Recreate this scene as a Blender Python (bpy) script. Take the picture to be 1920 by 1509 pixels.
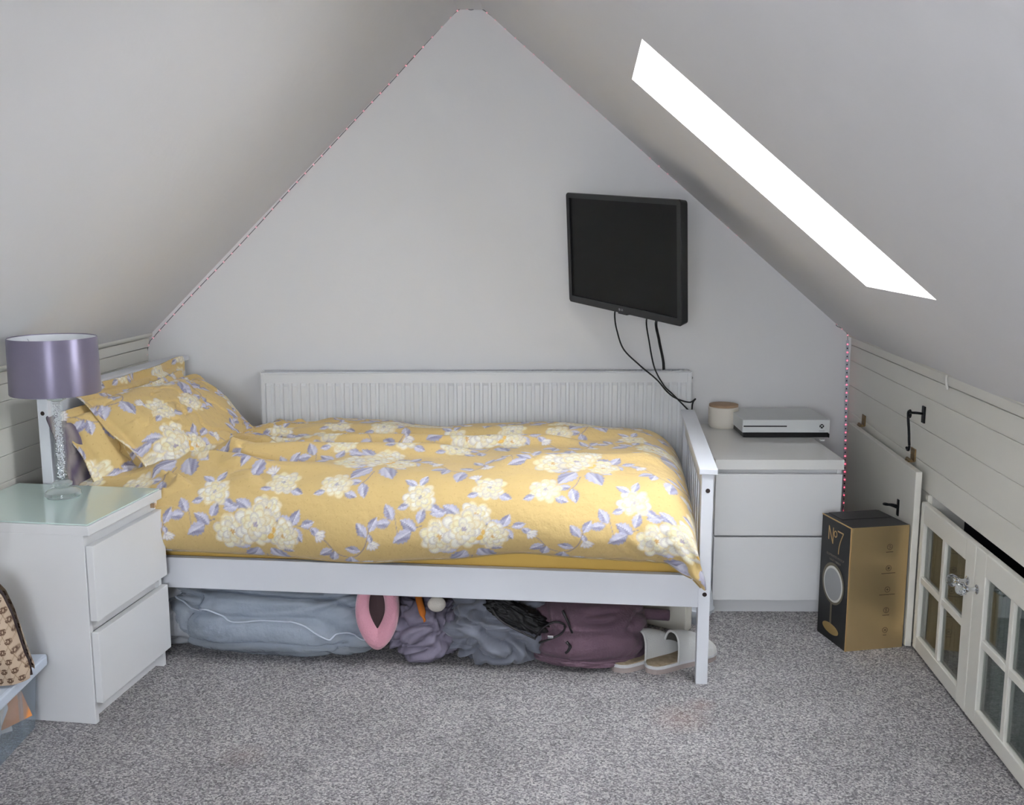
import bpy, bmesh, math, random
import numpy as np
from mathutils import Vector, Matrix, noise, Euler

# ------------------------------------------------------------------ scene, camera, world, light, exposure
for o in list(bpy.data.objects): bpy.data.objects.remove(o, do_unlink=True)
SC = bpy.context.scene; COL = SC.collection
random.seed(7); RNG = np.random.default_rng(7)
R = math.radians

cam_data = bpy.data.cameras.new('camera'); cam = bpy.data.objects.new('camera', cam_data); COL.objects.link(cam)
cam_data.sensor_width = 36.0; cam_data.lens = 1927.0/1920.0*36.0; cam_data.clip_start = 0.02; cam_data.clip_end = 60
cam.location = (0, 0, 1.30); cam.rotation_euler = (R(90-9.31), 0, 0)
SC.camera = cam

world = bpy.data.worlds.new('overcast_sky'); SC.world = world; world.use_nodes = True
bg = world.node_tree.nodes['Background']; bg.inputs['Color'].default_value = (0.89, 0.93, 1.0, 1); bg.inputs['Strength'].default_value = 27.0
SC.view_settings.view_transform = 'Standard'; SC.view_settings.look = 'None'
SC.view_settings.exposure = 0.22; SC.view_settings.gamma = 1.0; SC.view_settings.use_curve_mapping = False

# ------------------------------------------------------------------ helpers
def srgb(h):
    if isinstance(h, str):
        h = h.lstrip('#'); c = [int(h[i:i+2], 16)/255 for i in (0, 2, 4)]
    else: c = h
    return tuple((x/12.92 if x <= .04045 else ((x+.055)/1.055)**2.4) for x in c)

MATS = {}
def mat(name, color, rough=.5, metal=0, bump=None, mottle=None, trans=0, ior=1.45, alpha=1, emit=None, sheen=0, coat=0, spec=None, sss=0):
    m = bpy.data.materials.new(name); m.use_nodes = True; nt = m.node_tree; p = nt.nodes['Principled BSDF']
    c = srgb(color) if isinstance(color, str) else color
    p.inputs['Base Color'].default_value = (*c, 1); p.inputs['Roughness'].default_value = rough; p.inputs['Metallic'].default_value = metal
    p.inputs['Transmission Weight'].default_value = trans; p.inputs['IOR'].default_value = ior; p.inputs['Alpha'].default_value = alpha
    if sheen: p.inputs['Sheen Weight'].default_value = sheen; p.inputs['Sheen Roughness'].default_value = .5
    if coat: p.inputs['Coat Weight'].default_value = coat; p.inputs['Coat Roughness'].default_value = .08
    if spec is not None: p.inputs['Specular IOR Level'].default_value = spec
    if emit: p.inputs['Emission Color'].default_value = (*srgb(emit[0]), 1); p.inputs['Emission Strength'].default_value = emit[1]
    tc = None
    if bump or mottle:
        tc = nt.nodes.new('ShaderNodeTexCoord')
    if mottle:      # (scale, amount, second colour)
        n = nt.nodes.new('ShaderNodeTexNoise'); n.inputs['Scale'].default_value = mottle[0]; n.inputs['Detail'].default_value = 4
        nt.links.new(tc.outputs['Object'], n.inputs['Vector'])
        r = nt.nodes.new('ShaderNodeValToRGB'); r.color_ramp.elements[0].position = .5-mottle[1]; r.color_ramp.elements[1].position = .5+mottle[1]
        r.color_ramp.elements[0].color = (*c, 1); r.color_ramp.elements[1].color = (*srgb(mottle[2]), 1)
        nt.links.new(n.outputs['Fac'], r.inputs['Fac']); nt.links.new(r.outputs['Color'], p.inputs['Base Color'])
    if bump:        # (scale, distance)
        n = nt.nodes.new('ShaderNodeTexNoise'); n.inputs['Scale'].default_value = bump[0]; n.inputs['Detail'].default_value = 5
        nt.links.new(tc.outputs['Object'], n.inputs['Vector'])
        b = nt.nodes.new('ShaderNodeBump'); b.inputs['Distance'].default_value = bump[1]; b.inputs['Strength'].default_value = 1
        nt.links.new(n.outputs['Fac'], b.inputs['Height']); nt.links.new(b.outputs['Normal'], p.inputs['Normal'])
    MATS[name] = m
    return m

def finish(bm, name, m, parent=None, smooth=False, tri=False):
    me = bpy.data.meshes.new(name); bm.normal_update(); bm.to_mesh(me); bm.free()
    return link(me, name, m, parent, smooth)
def link(me, name, m, parent=None, smooth=False):
    if m is not None and not me.materials:
        for x in (m if isinstance(m, (list, tuple)) else [m]): me.materials.append(x)
    if smooth: me.polygons.foreach_set('use_smooth', [True]*len(me.polygons))
    o = bpy.data.objects.new(name, me); COL.objects.link(o)
    if parent is not None: o.parent = parent
    return o
def empty(name, loc=(0, 0, 0), rz=0):
    o = bpy.data.objects.new(name, None); COL.objects.link(o); o.location = loc; o.rotation_euler = (0, 0, rz); o.empty_display_size = .1
    return o
def tag(o, label=None, cat=None, group=None, kind=None):
    if label: o['label'] = label
    if cat: o['category'] = cat
    if group: o['group'] = group
    if kind: o['kind'] = kind
    return o

def add_box(bm, x0, x1, y0, y1, z0, z1, bev=0, M=None, mi=0):
    vs = [bm.verts.new(c) for c in ((x0,y0,z0),(x1,y0,z0),(x1,y1,z0),(x0,y1,z0),(x0,y0,z1),(x1,y0,z1),(x1,y1,z1),(x0,y1,z1))]
    fs = [bm.faces.new([vs[i] for i in f]) for f in ((0,3,2,1),(4,5,6,7),(0,1,5,4),(1,2,6,5),(2,3,7,6),(3,0,4,7))]
    for f in fs: f.material_index = mi
    geo = vs
    if bev:
        es = list({e for f in fs for e in f.edges})
        r = bmesh.ops.bevel(bm, geom=es, offset=bev, segments=2, affect='EDGES', profile=.5)
        geo = list({v for f in r['faces'] for v in f.verts} | {v for v in vs if v.is_valid})
    if M is not None: bmesh.ops.transform(bm, matrix=M, verts=[v for v in geo if v.is_valid])
    return geo
def box(name, m, x0, x1, y0, y1, z0, z1, parent=None, bev=0, M=None):
    bm = bmesh.new(); add_box(bm, x0, x1, y0, y1, z0, z1, bev, M); return finish(bm, name, m, parent)

def add_lathe(bm, prof, seg=32, c=(0, 0, 0), cap=True):
    rings = []
    for r, z in prof:
        if r < 1e-6: rings.append([bm.verts.new((c[0], c[1], c[2]+z))])
        else: rings.append([bm.verts.new((c[0]+r*math.cos(2*math.pi*k/seg), c[1]+r*math.sin(2*math.pi*k/seg), c[2]+z)) for k in range(seg)])
    for a, b in zip(rings, rings[1:]):
        for k in range(seg):
            k2 = (k+1) % seg
            if len(a) == 1 and len(b) == 1: continue
            if len(a) == 1: bm.faces.new((a[0], b[k2], b[k]))
            elif len(b) == 1: bm.faces.new((a[k], a[k2], b[0]))
            else: bm.faces.new((a[k], a[k2], b[k2], b[k]))
    if cap:
        for rg, rev in ((rings[0], True), (rings[-1], False)):
            if len(rg) > 2: bm.faces.new(rg[::-1] if rev else rg)
def lathe(name, m, prof, seg=32, parent=None, c=(0, 0, 0), smooth=True, cap=True, M=None):
    bm = bmesh.new(); add_lathe(bm, prof, seg, c, cap)
    if M is not None: bmesh.ops.transform(bm, matrix=M, verts=bm.verts)
    o = finish(bm, name, m, parent, smooth)
    if smooth: sharp(o)
    return o
def sharp(o, ang=40):
    me = o.data
    try: me.set_sharp_from_angle(angle=R(ang))
    except Exception: pass

def catmull(pts, n=8):
    P = [Vector(p) for p in pts]; out = []
    for i in range(len(P)-1):
        p0 = P[max(i-1, 0)]; p1 = P[i]; p2 = P[i+1]; p3 = P[min(i+2, len(P)-1)]
        for k in range(n):
            t = k/n
            out.append(.5*((2*p1)+(-p0+p2)*t+(2*p0-5*p1+4*p2-p3)*t*t+(-p0+3*p1-3*p2+p3)*t**3))
    out.append(P[-1]); return out
def add_tube(bm, pts, r, seg=8, flat=1.0, closed=False):
    P = [Vector(p) for p in pts]; rings = []; up = Vector((0, 0, 1)); N = len(P)
    for i, p in enumerate(P):
        t = (P[(i+1) % N if closed else min(i+1, N-1)]-P[(i-1) % N if closed else max(i-1, 0)]).normalized()
        a = t.cross(up)
        if a.length < .05: a = t.cross(Vector((0, 1, 0)))
        a.normalize(); b = t.cross(a).normalized(); rr = r[i] if isinstance(r, (list, tuple)) else r
        rings.append([bm.verts.new(p+a*rr*math.cos(2*math.pi*k/seg)+b*rr*flat*math.sin(2*math.pi*k/seg)) for k in range(seg)])
    prs = list(zip(rings, rings[1:]))+([(rings[-1], rings[0])] if closed else [])
    for a, b in prs:
        for k in range(seg): bm.faces.new((a[k], a[(k+1) % seg], b[(k+1) % seg], b[k]))
    if not closed: bm.faces.new(rings[0][::-1]); bm.faces.new(rings[-1])
def tube(name, m, pts, r, parent=None, seg=8, n=8, flat=1.0):
    bm = bmesh.new(); add_tube(bm, catmull(pts, n) if n else pts, r, seg, flat); return finish(bm, name, m, parent, True)

def add_prism(bm, poly, z0, z1):      # extrude polygon (x,y) along z
    a = [bm.verts.new((x, y, z0)) for x, y in poly]; b = [bm.verts.new((x, y, z1)) for x, y in poly]; n = len(poly)
    bm.faces.new(a[::-1]); bm.faces.new(b)
    for i in range(n): bm.faces.new((a[i], a[(i+1) % n], b[(i+1) % n], b[i]))
def grid_mesh(name, P, wrap=False):   # P: (ny,nx,3)
    ny, nx = P.shape[:2]; idx = np.arange(ny*nx).reshape(ny, nx)
    if wrap: idx = np.concatenate([idx, idx[:, :1]], 1)
    q = np.stack([idx[:-1, :-1], idx[:-1, 1:], idx[1:, 1:], idx[1:, :-1]], -1).reshape(-1, 4)
    me = bpy.data.meshes.new(name); me.vertices.add(ny*nx); me.vertices.foreach_set('co', P.reshape(-1).astype(np.float32))
    me.loops.add(q.size); me.loops.foreach_set('vertex_index', q.reshape(-1).astype(np.int32))
    me.polygons.add(len(q)); me.polygons.foreach_set('loop_start', np.arange(0, q.size, 4, dtype=np.int32))
    me.update(calc_edges=True); me.validate()
    me.polygons.foreach_set('use_smooth', np.ones(len(q), bool)); return me
def vcolor(me, rgb):                  # rgb (n,3) linear, one per vertex
    at = me.color_attributes.new('print', 'FLOAT_COLOR', 'POINT')
    a = np.ones((len(me.vertices), 4), np.float32); a[:, :3] = rgb; at.data.foreach_set('color', a.reshape(-1))
def print_mat(name, rough=.8, bump=None, sheen=.15):
    m = mat(name, (1, 1, 1), rough, bump=bump, sheen=sheen); nt = m.node_tree
    a = nt.nodes.new('ShaderNodeVertexColor'); a.layer_name = 'print'
    nt.links.new(a.outputs['Color'], nt.nodes['Principled BSDF'].inputs['Base Color']); return m
def text_mesh(s, size, extrude=.0003, bold=False):
    cu = bpy.data.curves.new('t', 'FONT'); cu.body = s; cu.size = size; cu.extrude = extrude; cu.align_x = 'CENTER'; cu.align_y = 'CENTER'
    if bold: cu.offset = size*.02
    o = bpy.data.objects.new('t', cu); COL.objects.link(o); dg = bpy.context.evaluated_depsgraph_get()
    me = bpy.data.meshes.new_from_object(o.evaluated_get(dg)); bpy.data.objects.remove(o); return me
def ribbon(bm, pts, w, z0, z1):       # flat stroke in the xy plane
    P = [Vector((p[0], p[1], 0)) for p in pts]; L = []; Rr = []
    for i, p in enumerate(P):
        t = (P[min(i+1, len(P)-1)]-P[max(i-1, 0)]).normalized(); n = Vector((-t.y, t.x, 0))*w/2
        L.append(p+n); Rr.append(p-n)
    add_prism(bm, [(v.x, v.y) for v in Rr+L[::-1]], z0, z1)
def fbm(x, y, z, sc=1, oct=3):
    s = 0; a = 1
    for k in range(oct): s += a*noise.noise((x*sc, y*sc, z*sc)); a *= .5; sc *= 2
    return s

# ------------------------------------------------------------------ materials
PAINT = mat('wall_paint', '#ececec', .75, bump=(60, .0006), mottle=(1.6, .25, '#e9e9ea'))
CEILP = mat('ceiling_paint', '#ebeaeb', .8, bump=(9, .003), mottle=(2.0, .3, '#e8e7e8'))
GLOSS = mat('satin_white_woodwork', '#e4e2d9', .38, bump=(20, .0008), mottle=(3.0, .3, '#dfddd4'))
REVEAL = mat('reveal_white', '#ece9e2', .6)
WHITE = mat('white_laminate', '#e6e7e8', .35, bump=(90, .0001))
WHITEG = mat('glossy_white', '#e6e6e4', .15)
BEDW = mat('white_painted_pine', '#e2e5ea', .4, mottle=(4, .3, '#dcdfe6'), bump=(25, .0004))
RADW = mat('radiator_enamel', '#e4e6e8', .3)
GRILL = mat('radiator_grille_enamel', '#cfd2d6', .4)
BLACK = mat('black_plastic', '#0c0c0e', .35)
SCREEN = mat('screen_black', '#101010', .5, spec=.25)
BLKMET = mat('black_iron', '#141518', .4, metal=.6, bump=(80, .0005))
BRASS = mat('aged_brass', '#8a7350', .4, metal=.9, bump=(120, .0004))
CHROME = mat('chrome', '#d8dade', .12, metal=1)
CRYS = mat('crystal_glass', '#f7fbff', .02, trans=1, ior=1.6)
GLASS = mat('clear_glass', '#f2f8f6', .02, trans=1, ior=1.45)
def thin_glass(name, tint, fac=.22, rough=.04, k=.4):
    m = bpy.data.materials.new(name); m.use_nodes = True; nt = m.node_tree; nt.nodes.clear(); N = nt.nodes.new
    out = N('ShaderNodeOutputMaterial'); mx = N('ShaderNodeMixShader'); t = N('ShaderNodeBsdfTransparent'); g = N('ShaderNodeBsdfPrincipled'); lw = N('ShaderNodeLayerWeight'); ma = N('ShaderNodeMath')
    t.inputs['Color'].default_value = (*srgb(tint), 1); g.inputs['Base Color'].default_value = (*srgb('#e8efef'), 1); g.inputs['Roughness'].default_value = rough; g.inputs['Coat Weight'].default_value = 1
    lw.inputs['Blend'].default_value = .35; ma.operation = 'MULTIPLY_ADD'; ma.inputs[1].default_value = k; ma.inputs[2].default_value = fac; nt.links.new(lw.outputs['Facing'], ma.inputs[0])
    nt.links.new(ma.outputs[0], mx.inputs['Fac']); nt.links.new(t.outputs[0], mx.inputs[1]); nt.links.new(g.outputs[0], mx.inputs[2]); nt.links.new(mx.outputs[0], out.inputs['Surface'])
    MATS[name] = m; return m
LGLASS = thin_glass('lamp_glass', '#f3f8f7', .22, .03, .5)
DARKV = mat('cavity_shade', '#1c1d22', .9)  # near-black colour stands in for the shade inside the eaves recess

# ------------------------------------------------------------------ floor : speckled grey twist pile carpet
def carpet_mat():
    m = bpy.data.materials.new('speckled_carpet'); m.use_nodes = True; nt = m.node_tree; p = nt.nodes['Principled BSDF']; N = nt.nodes.new; Lk = nt.links.new
    tc = N('ShaderNodeTexCoord')
    n1 = N('ShaderNodeTexNoise'); n1.inputs['Scale'].default_value = 175; n1.inputs['Detail'].default_value = 3; n1.inputs['Roughness'].default_value = .65
    vo = N('ShaderNodeTexVoronoi'); vo.inputs['Scale'].default_value = 230; vo.inputs['Randomness'].default_value = 1; Lk(tc.outputs['Object'], vo.inputs['Vector'])
    sx = N('ShaderNodeSeparateColor'); Lk(vo.outputs['Color'], sx.inputs['Color'])
    mxv = N('ShaderNodeMix'); mxv.inputs['Factor'].default_value = .42
    n2 = N('ShaderNodeTexNoise'); n2.inputs['Scale'].default_value = 480; n2.inputs['Detail'].default_value = 2
    n3 = N('ShaderNodeTexNoise'); n3.inputs['Scale'].default_value = 3.5; n3.inputs['Detail'].default_value = 3
    for n in (n1, n2, n3): Lk(tc.outputs['Object'], n.inputs['Vector'])
    r = N('ShaderNodeValToRGB'); e = r.color_ramp.elements
    e[0].position = .26; e[0].color = (*srgb('#5b595c'), 1); e[1].position = .74; e[1].color = (*srgb('#c9c6c4'), 1)
    k = e.new(.5); k.color = (*srgb('#939092'), 1)
    Lk(n1.outputs['Fac'], mxv.inputs['A']); Lk(sx.outputs['Red'], mxv.inputs['B']); Lk(mxv.outputs['Result'], r.inputs['Fac'])
    r2 = N('ShaderNodeMapRange'); r2.inputs['From Min'].default_value = .3; r2.inputs['From Max'].default_value = .7; r2.inputs['To Min'].default_value = .82; r2.inputs['To Max'].default_value = 1.08
    Lk(n3.outputs['Fac'], r2.inputs['Value'])
    mx = N('ShaderNodeMix'); mx.data_type = 'RGBA'; mx.blend_type = 'MULTIPLY'; mx.inputs['Factor'].default_value = 1
    Lk(r.outputs['Color'], mx.inputs['A']); Lk(r2.outputs['Result'], mx.inputs['B'])
    # faint tea coloured stains with a place of their own
    last = mx.outputs['Result']
    for (x, y, rad, col, amt) in ((.46, 2.62, .10, '#a07868', .5), (.53, 2.70, .05, '#a07868', .5), (-.68, 2.42, .07, '#8d7466', .45)):
        vm = N('ShaderNodeVectorMath'); vm.operation = 'DISTANCE'; vm.inputs[1].default_value = (x, y, 0); Lk(tc.outputs['Object'], vm.inputs[0])
        mr = N('ShaderNodeMapRange'); mr.inputs['From Min'].default_value = 0; mr.inputs['From Max'].default_value = rad; mr.inputs['To Min'].default_value = amt; mr.inputs['To Max'].default_value = 0
        Lk(vm.outputs['Value'], mr.inputs['Value'])
        ml = N('ShaderNodeMath'); ml.operation = 'MULTIPLY'; Lk(mr.outputs['Result'], ml.inputs[0]); Lk(n2.outputs['Fac'], ml.inputs[1])
        mm = N('ShaderNodeMix'); mm.data_type = 'RGBA'; mm.inputs['B'].default_value = (*srgb(col), 1)
        Lk(ml.outputs['Value'], mm.inputs['Factor']); Lk(last, mm.inputs['A']); last = mm.outputs['Result']
    Lk(last, p.inputs['Base Color']); p.inputs['Roughness'].default_value = .95
    b = N('ShaderNodeBump'); b.inputs['Distance'].default_value = .004; b.inputs['Strength'].default_value = .8; Lk(vo.outputs['Distance'], b.inputs['Height']); b.invert = True; Lk(b.outputs['Normal'], p.inputs['Normal'])
    return m
CARPET = carpet_mat()
fl = box('floor', CARPET, -3.2, 2.4, -1.9, 4.5, -.06, 0); tag(fl, 'speckled grey twist-pile carpet covering the whole floor', 'carpet', kind='structure')

# ------------------------------------------------------------------ room shell
TH = R(4.45); D2 = Vector((math.sin(TH), math.cos(TH), 0)); NR = Vector((D2.y, -D2.x, 0))
ZR = .905                                    # height of the knee walls
# back gable wall
bm = bmesh.new()
prof = [(-1.75, -.05), (1.75, -.05), (1.75, .62), (1.30, .945), (-.107, 2.142), (-.203, 2.142), (-1.45, .885), (-1.75, .6)]
prof = [(-1.9, -.05), (1.9, -.05), (1.9, .9), (0.6, 2.3), (-.9, 2.3), (-1.9, .9)]
a = [bm.verts.new((x, 4.1+.02*x, z)) for x, z in prof]; b = [bm.verts.new((x, 4.24+.02*x, z)) for x, z in prof]
bm.faces.new(a); bm.faces.new(b[::-1])
for i in range(len(a)): bm.faces.new((a[i], b[i], b[(i+1) % len(a)], a[(i+1) % len(a)]))
wb = finish(bm, 'wall_back', PAINT); tag(wb, 'pale grey-white gable wall behind the bed', 'wall', kind='structure')
# gable behind the camera; its unseen window is added for cool fill light
FY = -1.25
bm = bmesh.new()
for x0, x1, z0, z1 in ((-2.4, -.80, -.05, 2.6), (.08, 1.9, -.05, 2.6), (-.80, .08, -.05, .90), (-.80, .08, 1.72, 2.6)): add_box(bm, x0, x1, FY-.14, FY, z0, z1)
wf = finish(bm, 'wall_front', PAINT); tag(wf, 'white gable wall behind the camera, pierced by a window added for fill light', 'wall', kind='structure')
w2 = empty('added_window_2', (0, FY-.08, 0)); tag(w2, 'unseen casement window added in the gable behind the camera for cool fill light', 'window', kind='structure')
bm = bmesh.new()
for x0, x1, z0, z1 in ((-.80, .08, .90, .94), (-.80, .08, 1.68, 1.72), (-.80, -.76, .94, 1.68), (.04, .08, .94, 1.68), (-.375, -.345, .94, 1.68)): add_box(bm, x0, x1, -.03, .03, z0, z1)
finish(bm, 'frame', WHITEG, w2)

# left knee wall, planked
LP = Vector((-1.448, 4.071, 0))
wl = empty('wall_left', LP, -TH); tag(wl, 'low cream boarded knee wall on the left, behind bed and nightstand', 'wall', kind='structure')
box('backing', GLOSS, -.12, -.012, -5.7, .2, -.02, .93, wl)
zs = [.0, .08, .16, .24, .32, .40, .48, .56, .64, .722, .803, .855]
for z0, z1 in zip(zs, zs[1:]): box('plank', GLOSS, -.013, 0, -5.5, .045, z0+.0004, z1-.0004, wl, bev=.0022)
box('plank', GLOSS, -.013, .006, -5.5, .045, .857, .893, wl, bev=.003)
tl = tube('trim_1', GLOSS, [LP+NR*.008+D2*t+Vector((0, 0, ZR+.003)) for t in (-5.4, -3, -2, -1, -.5, .035)], .013, n=4)
tag(tl, 'half-round white bead along the top of the left boarded wall', 'trim', kind='structure')

# right knee wall, planked; cupboard recess and hatch below
RP = Vector((1.268, 3.087, 0))
wr = empty('wall_right', RP, -TH); tag(wr, 'low cream boarded knee wall on the right, above the eaves cupboard', 'wall', kind='structure')
bm = bmesh.new()
add_box(bm, .031, .13, -4.6, 1.25, .50, .93)                   # above the recess
add_box(bm, .031, .13, -.005, 1.25, -.02, .50); add_box(bm, .02, .13, -4.6, -.94, -.02, .50)
finish(bm, 'backing', GLOSS, wr)
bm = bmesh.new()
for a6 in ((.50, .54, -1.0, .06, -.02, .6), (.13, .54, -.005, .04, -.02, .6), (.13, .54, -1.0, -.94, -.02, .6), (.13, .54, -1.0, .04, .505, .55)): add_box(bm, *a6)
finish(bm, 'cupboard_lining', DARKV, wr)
zs = [.508, .592, .697, .797, .859]
for z0, z1 in zip(zs, zs[1:]): box('plank', GLOSS, .018, .032, -4.5, 1.075, z0+.0004, z1-.0004, wr, bev=.0022)
box('plank', GLOSS, .018, .032, -4.5, 1.075, .8605, .893, wr, bev=.002)
for z0, z1 in zip([0, .10, .20, .30, .40], [.10, .20, .30, .40, .505]): box('plank', GLOSS, .018, .032, .0, 1.075, z0+.0004, z1-.0004, wr, bev=.0022)
random.seed(3)
tr = tube('trim_2', GLOSS, [RP+NR*(.014+random.uniform(-.003, .003))+D2*t+Vector((0, 0, ZR-.002+random.uniform(-.004, .004))) for t in (-4.4, -3, -2, -1.2, -.7, -.45, -.2, .05, .3, .5, .7, .9, 1.06)], .010, n=5)
tag(tr, 'slightly wavy white bead where the right boards meet the slope', 'trim', kind='structure')
tc_ = tube('cable_clip', mat('white_cable', '#e4e2dc', .5), [RP+NR*.014+D2*(-.105)+Vector((0, 0, .893)), RP+NR*.008+D2*(-.115)+Vector((0, 0, .882)), RP+NR*.008+D2*(-.123)+Vector((0, 0, .868)), RP+NR*.012+D2*(-.122)+Vector((0, 0, .853))], .0035)
tag(tc_, 'short curved white cable stub below the right-hand bead', 'cable')

# sloping ceilings
AR = Vector((-.107, 4.098, 2.141)); E2 = Vector((.758, -.059, -.649)).normalized(); NO = E2.cross(D2); NO = NO if NO.z > 0 else -NO   # outward normal
E2 = D2.cross(NO); E2 = E2 if E2.z < 0 else -E2
def slab(name, m, O, e, d, n, ts, ss, holes, thick, mrev):
    bm = bmesh.new()
    def P(t, s, h): return O+e*t+d*s+n*h
    for i in range(len(ts)-1):
        for j in range(len(ss)-1):
            if (i, j) in holes:
                t0, t1, s0, s1 = ts[i], ts[i+1], ss[j], ss[j+1]
                for (ta, sa, tb, sb) in ((t0, s0, t0, s1), (t1, s0, t1, s1), (t0, s0, t1, s0), (t0, s1, t1, s1)):
                    f = bm.faces.new([bm.verts.new(P(ta, sa, 0)), bm.verts.new(P(tb, sb, 0)), bm.verts.new(P(tb, sb, thick)), bm.verts.new(P(ta, sa, thick))]); f.material_index = 1
                continue
            for h in (0, thick):
                bm.faces.new([bm.verts.new(P(ts[i], ss[j], h)), bm.verts.new(P(ts[i+1], ss[j], h)), bm.verts.new(P(ts[i+1], ss[j+1], h)), bm.verts.new(P(ts[i], ss[j+1], h))])
    bmesh.ops.remove_doubles(bm, verts=bm.verts, dist=1e-5); bmesh.ops.recalc_face_normals(bm, faces=bm.faces)
    return finish(bm, name, [m, mrev])
T0, T1, S0, S1 = .684, 1.506, -1.85, -1.29
RT = .26
cr = slab('ceiling', CEILP, AR, E2, D2, NO, [0, T0, T1, 2.3], [-5.6, -4.60, -4.35, S0, S1, .3], {(1, 1), (1, 3)}, RT, REVEAL)
tag(cr, 'right-hand white sloping ceiling pierced by the rooflight', 'ceiling', kind='structure')
AL = Vector((-.203, 4.096, 2.141)); BL = Vector((-1.448, 4.071, .895))
eL = (BL-AL).normalized(); NL = eL.cross(D2); NL = NL if NL.z > 0 else -NL; eL = D2.cross(NL); eL = eL if eL.z < 0 else -eL
cl = slab('ceiling', CEILP, AL, eL, D2, NL, [0, 2.2], [-5.6, .3], set(), .14, REVEAL)
tag(cl, 'left-hand white sloping ceiling, plain and unbroken', 'ceiling', kind='structure')
bm = bmesh.new()
vs = [AL-Vector((.02, 0, 0)), AR+Vector((.02, 0, 0))]
q = [vs[0]+D2*.2, vs[1]+D2*.2, vs[1]-D2*5.6, vs[0]-D2*5.6]
lo = [bm.verts.new(v+Vector((0, 0, .0))) for v in q]; hi = [bm.verts.new(v+Vector((0, 0, .2))) for v in q]
bm.faces.new(lo); bm.faces.new(hi[::-1])
for i in range(4): bm.faces.new((lo[i], hi[i], hi[(i+1) % 4], lo[(i+1) % 4]))
rs = finish(bm, 'trim_3', CEILP); tag(rs, 'narrow flat strip of ceiling at the ridge', 'ceiling strip', kind='structure')

# rooflights (the one in view, and an unseen narrow one added for its light)
PANE = mat('window_pane', '#ffffff', .0, trans=1, ior=1.02)
def rooflight(name, s0, s1, label):
    M = Matrix.Translation(AR) @ Matrix((( E2.x, D2.x, NO.x, 0), (E2.y, D2.y, NO.y, 0), (E2.z, D2.z, NO.z, 0), (0, 0, 0, 1)))
    r = empty(name); r.matrix_world = M; tag(r, label, 'rooflight', kind='structure')
    w = .035
    FR = MATS.get('window_frame') or mat('window_frame', '#e6dcc8', .5)
    for a6 in ((T0, T0+.06, s0, s1), (T1-w, T1, s0, s1), (T0+.06, T1-w, s0, s0+w), (T0+.06, T1-w, s1-w, s1)):
        box('frame_rail', FR, *a6, RT-.06, RT+.01, r, bev=.003)
    box('pane', PANE, T0+.06, T1-w, s0+w, s1-w, RT-.02, RT-.014, r)
    tube('pivot_bar', CHROME, [(T0+.075, s0+.05, RT-.075), (T0+.075, s1-.05, RT-.075)], .008, r, n=0)
    return r
rooflight('window_1', S0, S1, 'overexposed rooflight in a deep white reveal in the right slope')
rooflight('added_window_3', -4.60, -4.35, 'unseen narrow rooflight added in the right slope for extra light')
def portal(loc, rot_m, sx, sy, name):
    ld = bpy.data.lights.new(name, 'AREA'); ld.shape = 'RECTANGLE'; ld.size = sx; ld.size_y = sy; ld.cycles.is_portal = True
    o = bpy.data.objects.new(name, ld); COL.objects.link(o); m = rot_m.to_4x4(); m.translation = loc; o.matrix_world = m
RM = Matrix(((E2.x, D2.x, NO.x), (E2.y, D2.y, NO.y), (E2.z, D2.z, NO.z)))
for s0, s1 in ((S0, S1), (-4.60, -4.35)):
    portal(AR+E2*(T0+T1)/2+D2*(s0+s1)/2+NO*(RT+.012), RM, T1-T0, s1-s0, 'rooflight_portal')
portal(Vector((-.36, FY-.13, 1.31)), Matrix(((1, 0, 0), (0, 0, -1), (0, 1, 0))), .88, .82, 'added_window_portal')

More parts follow.
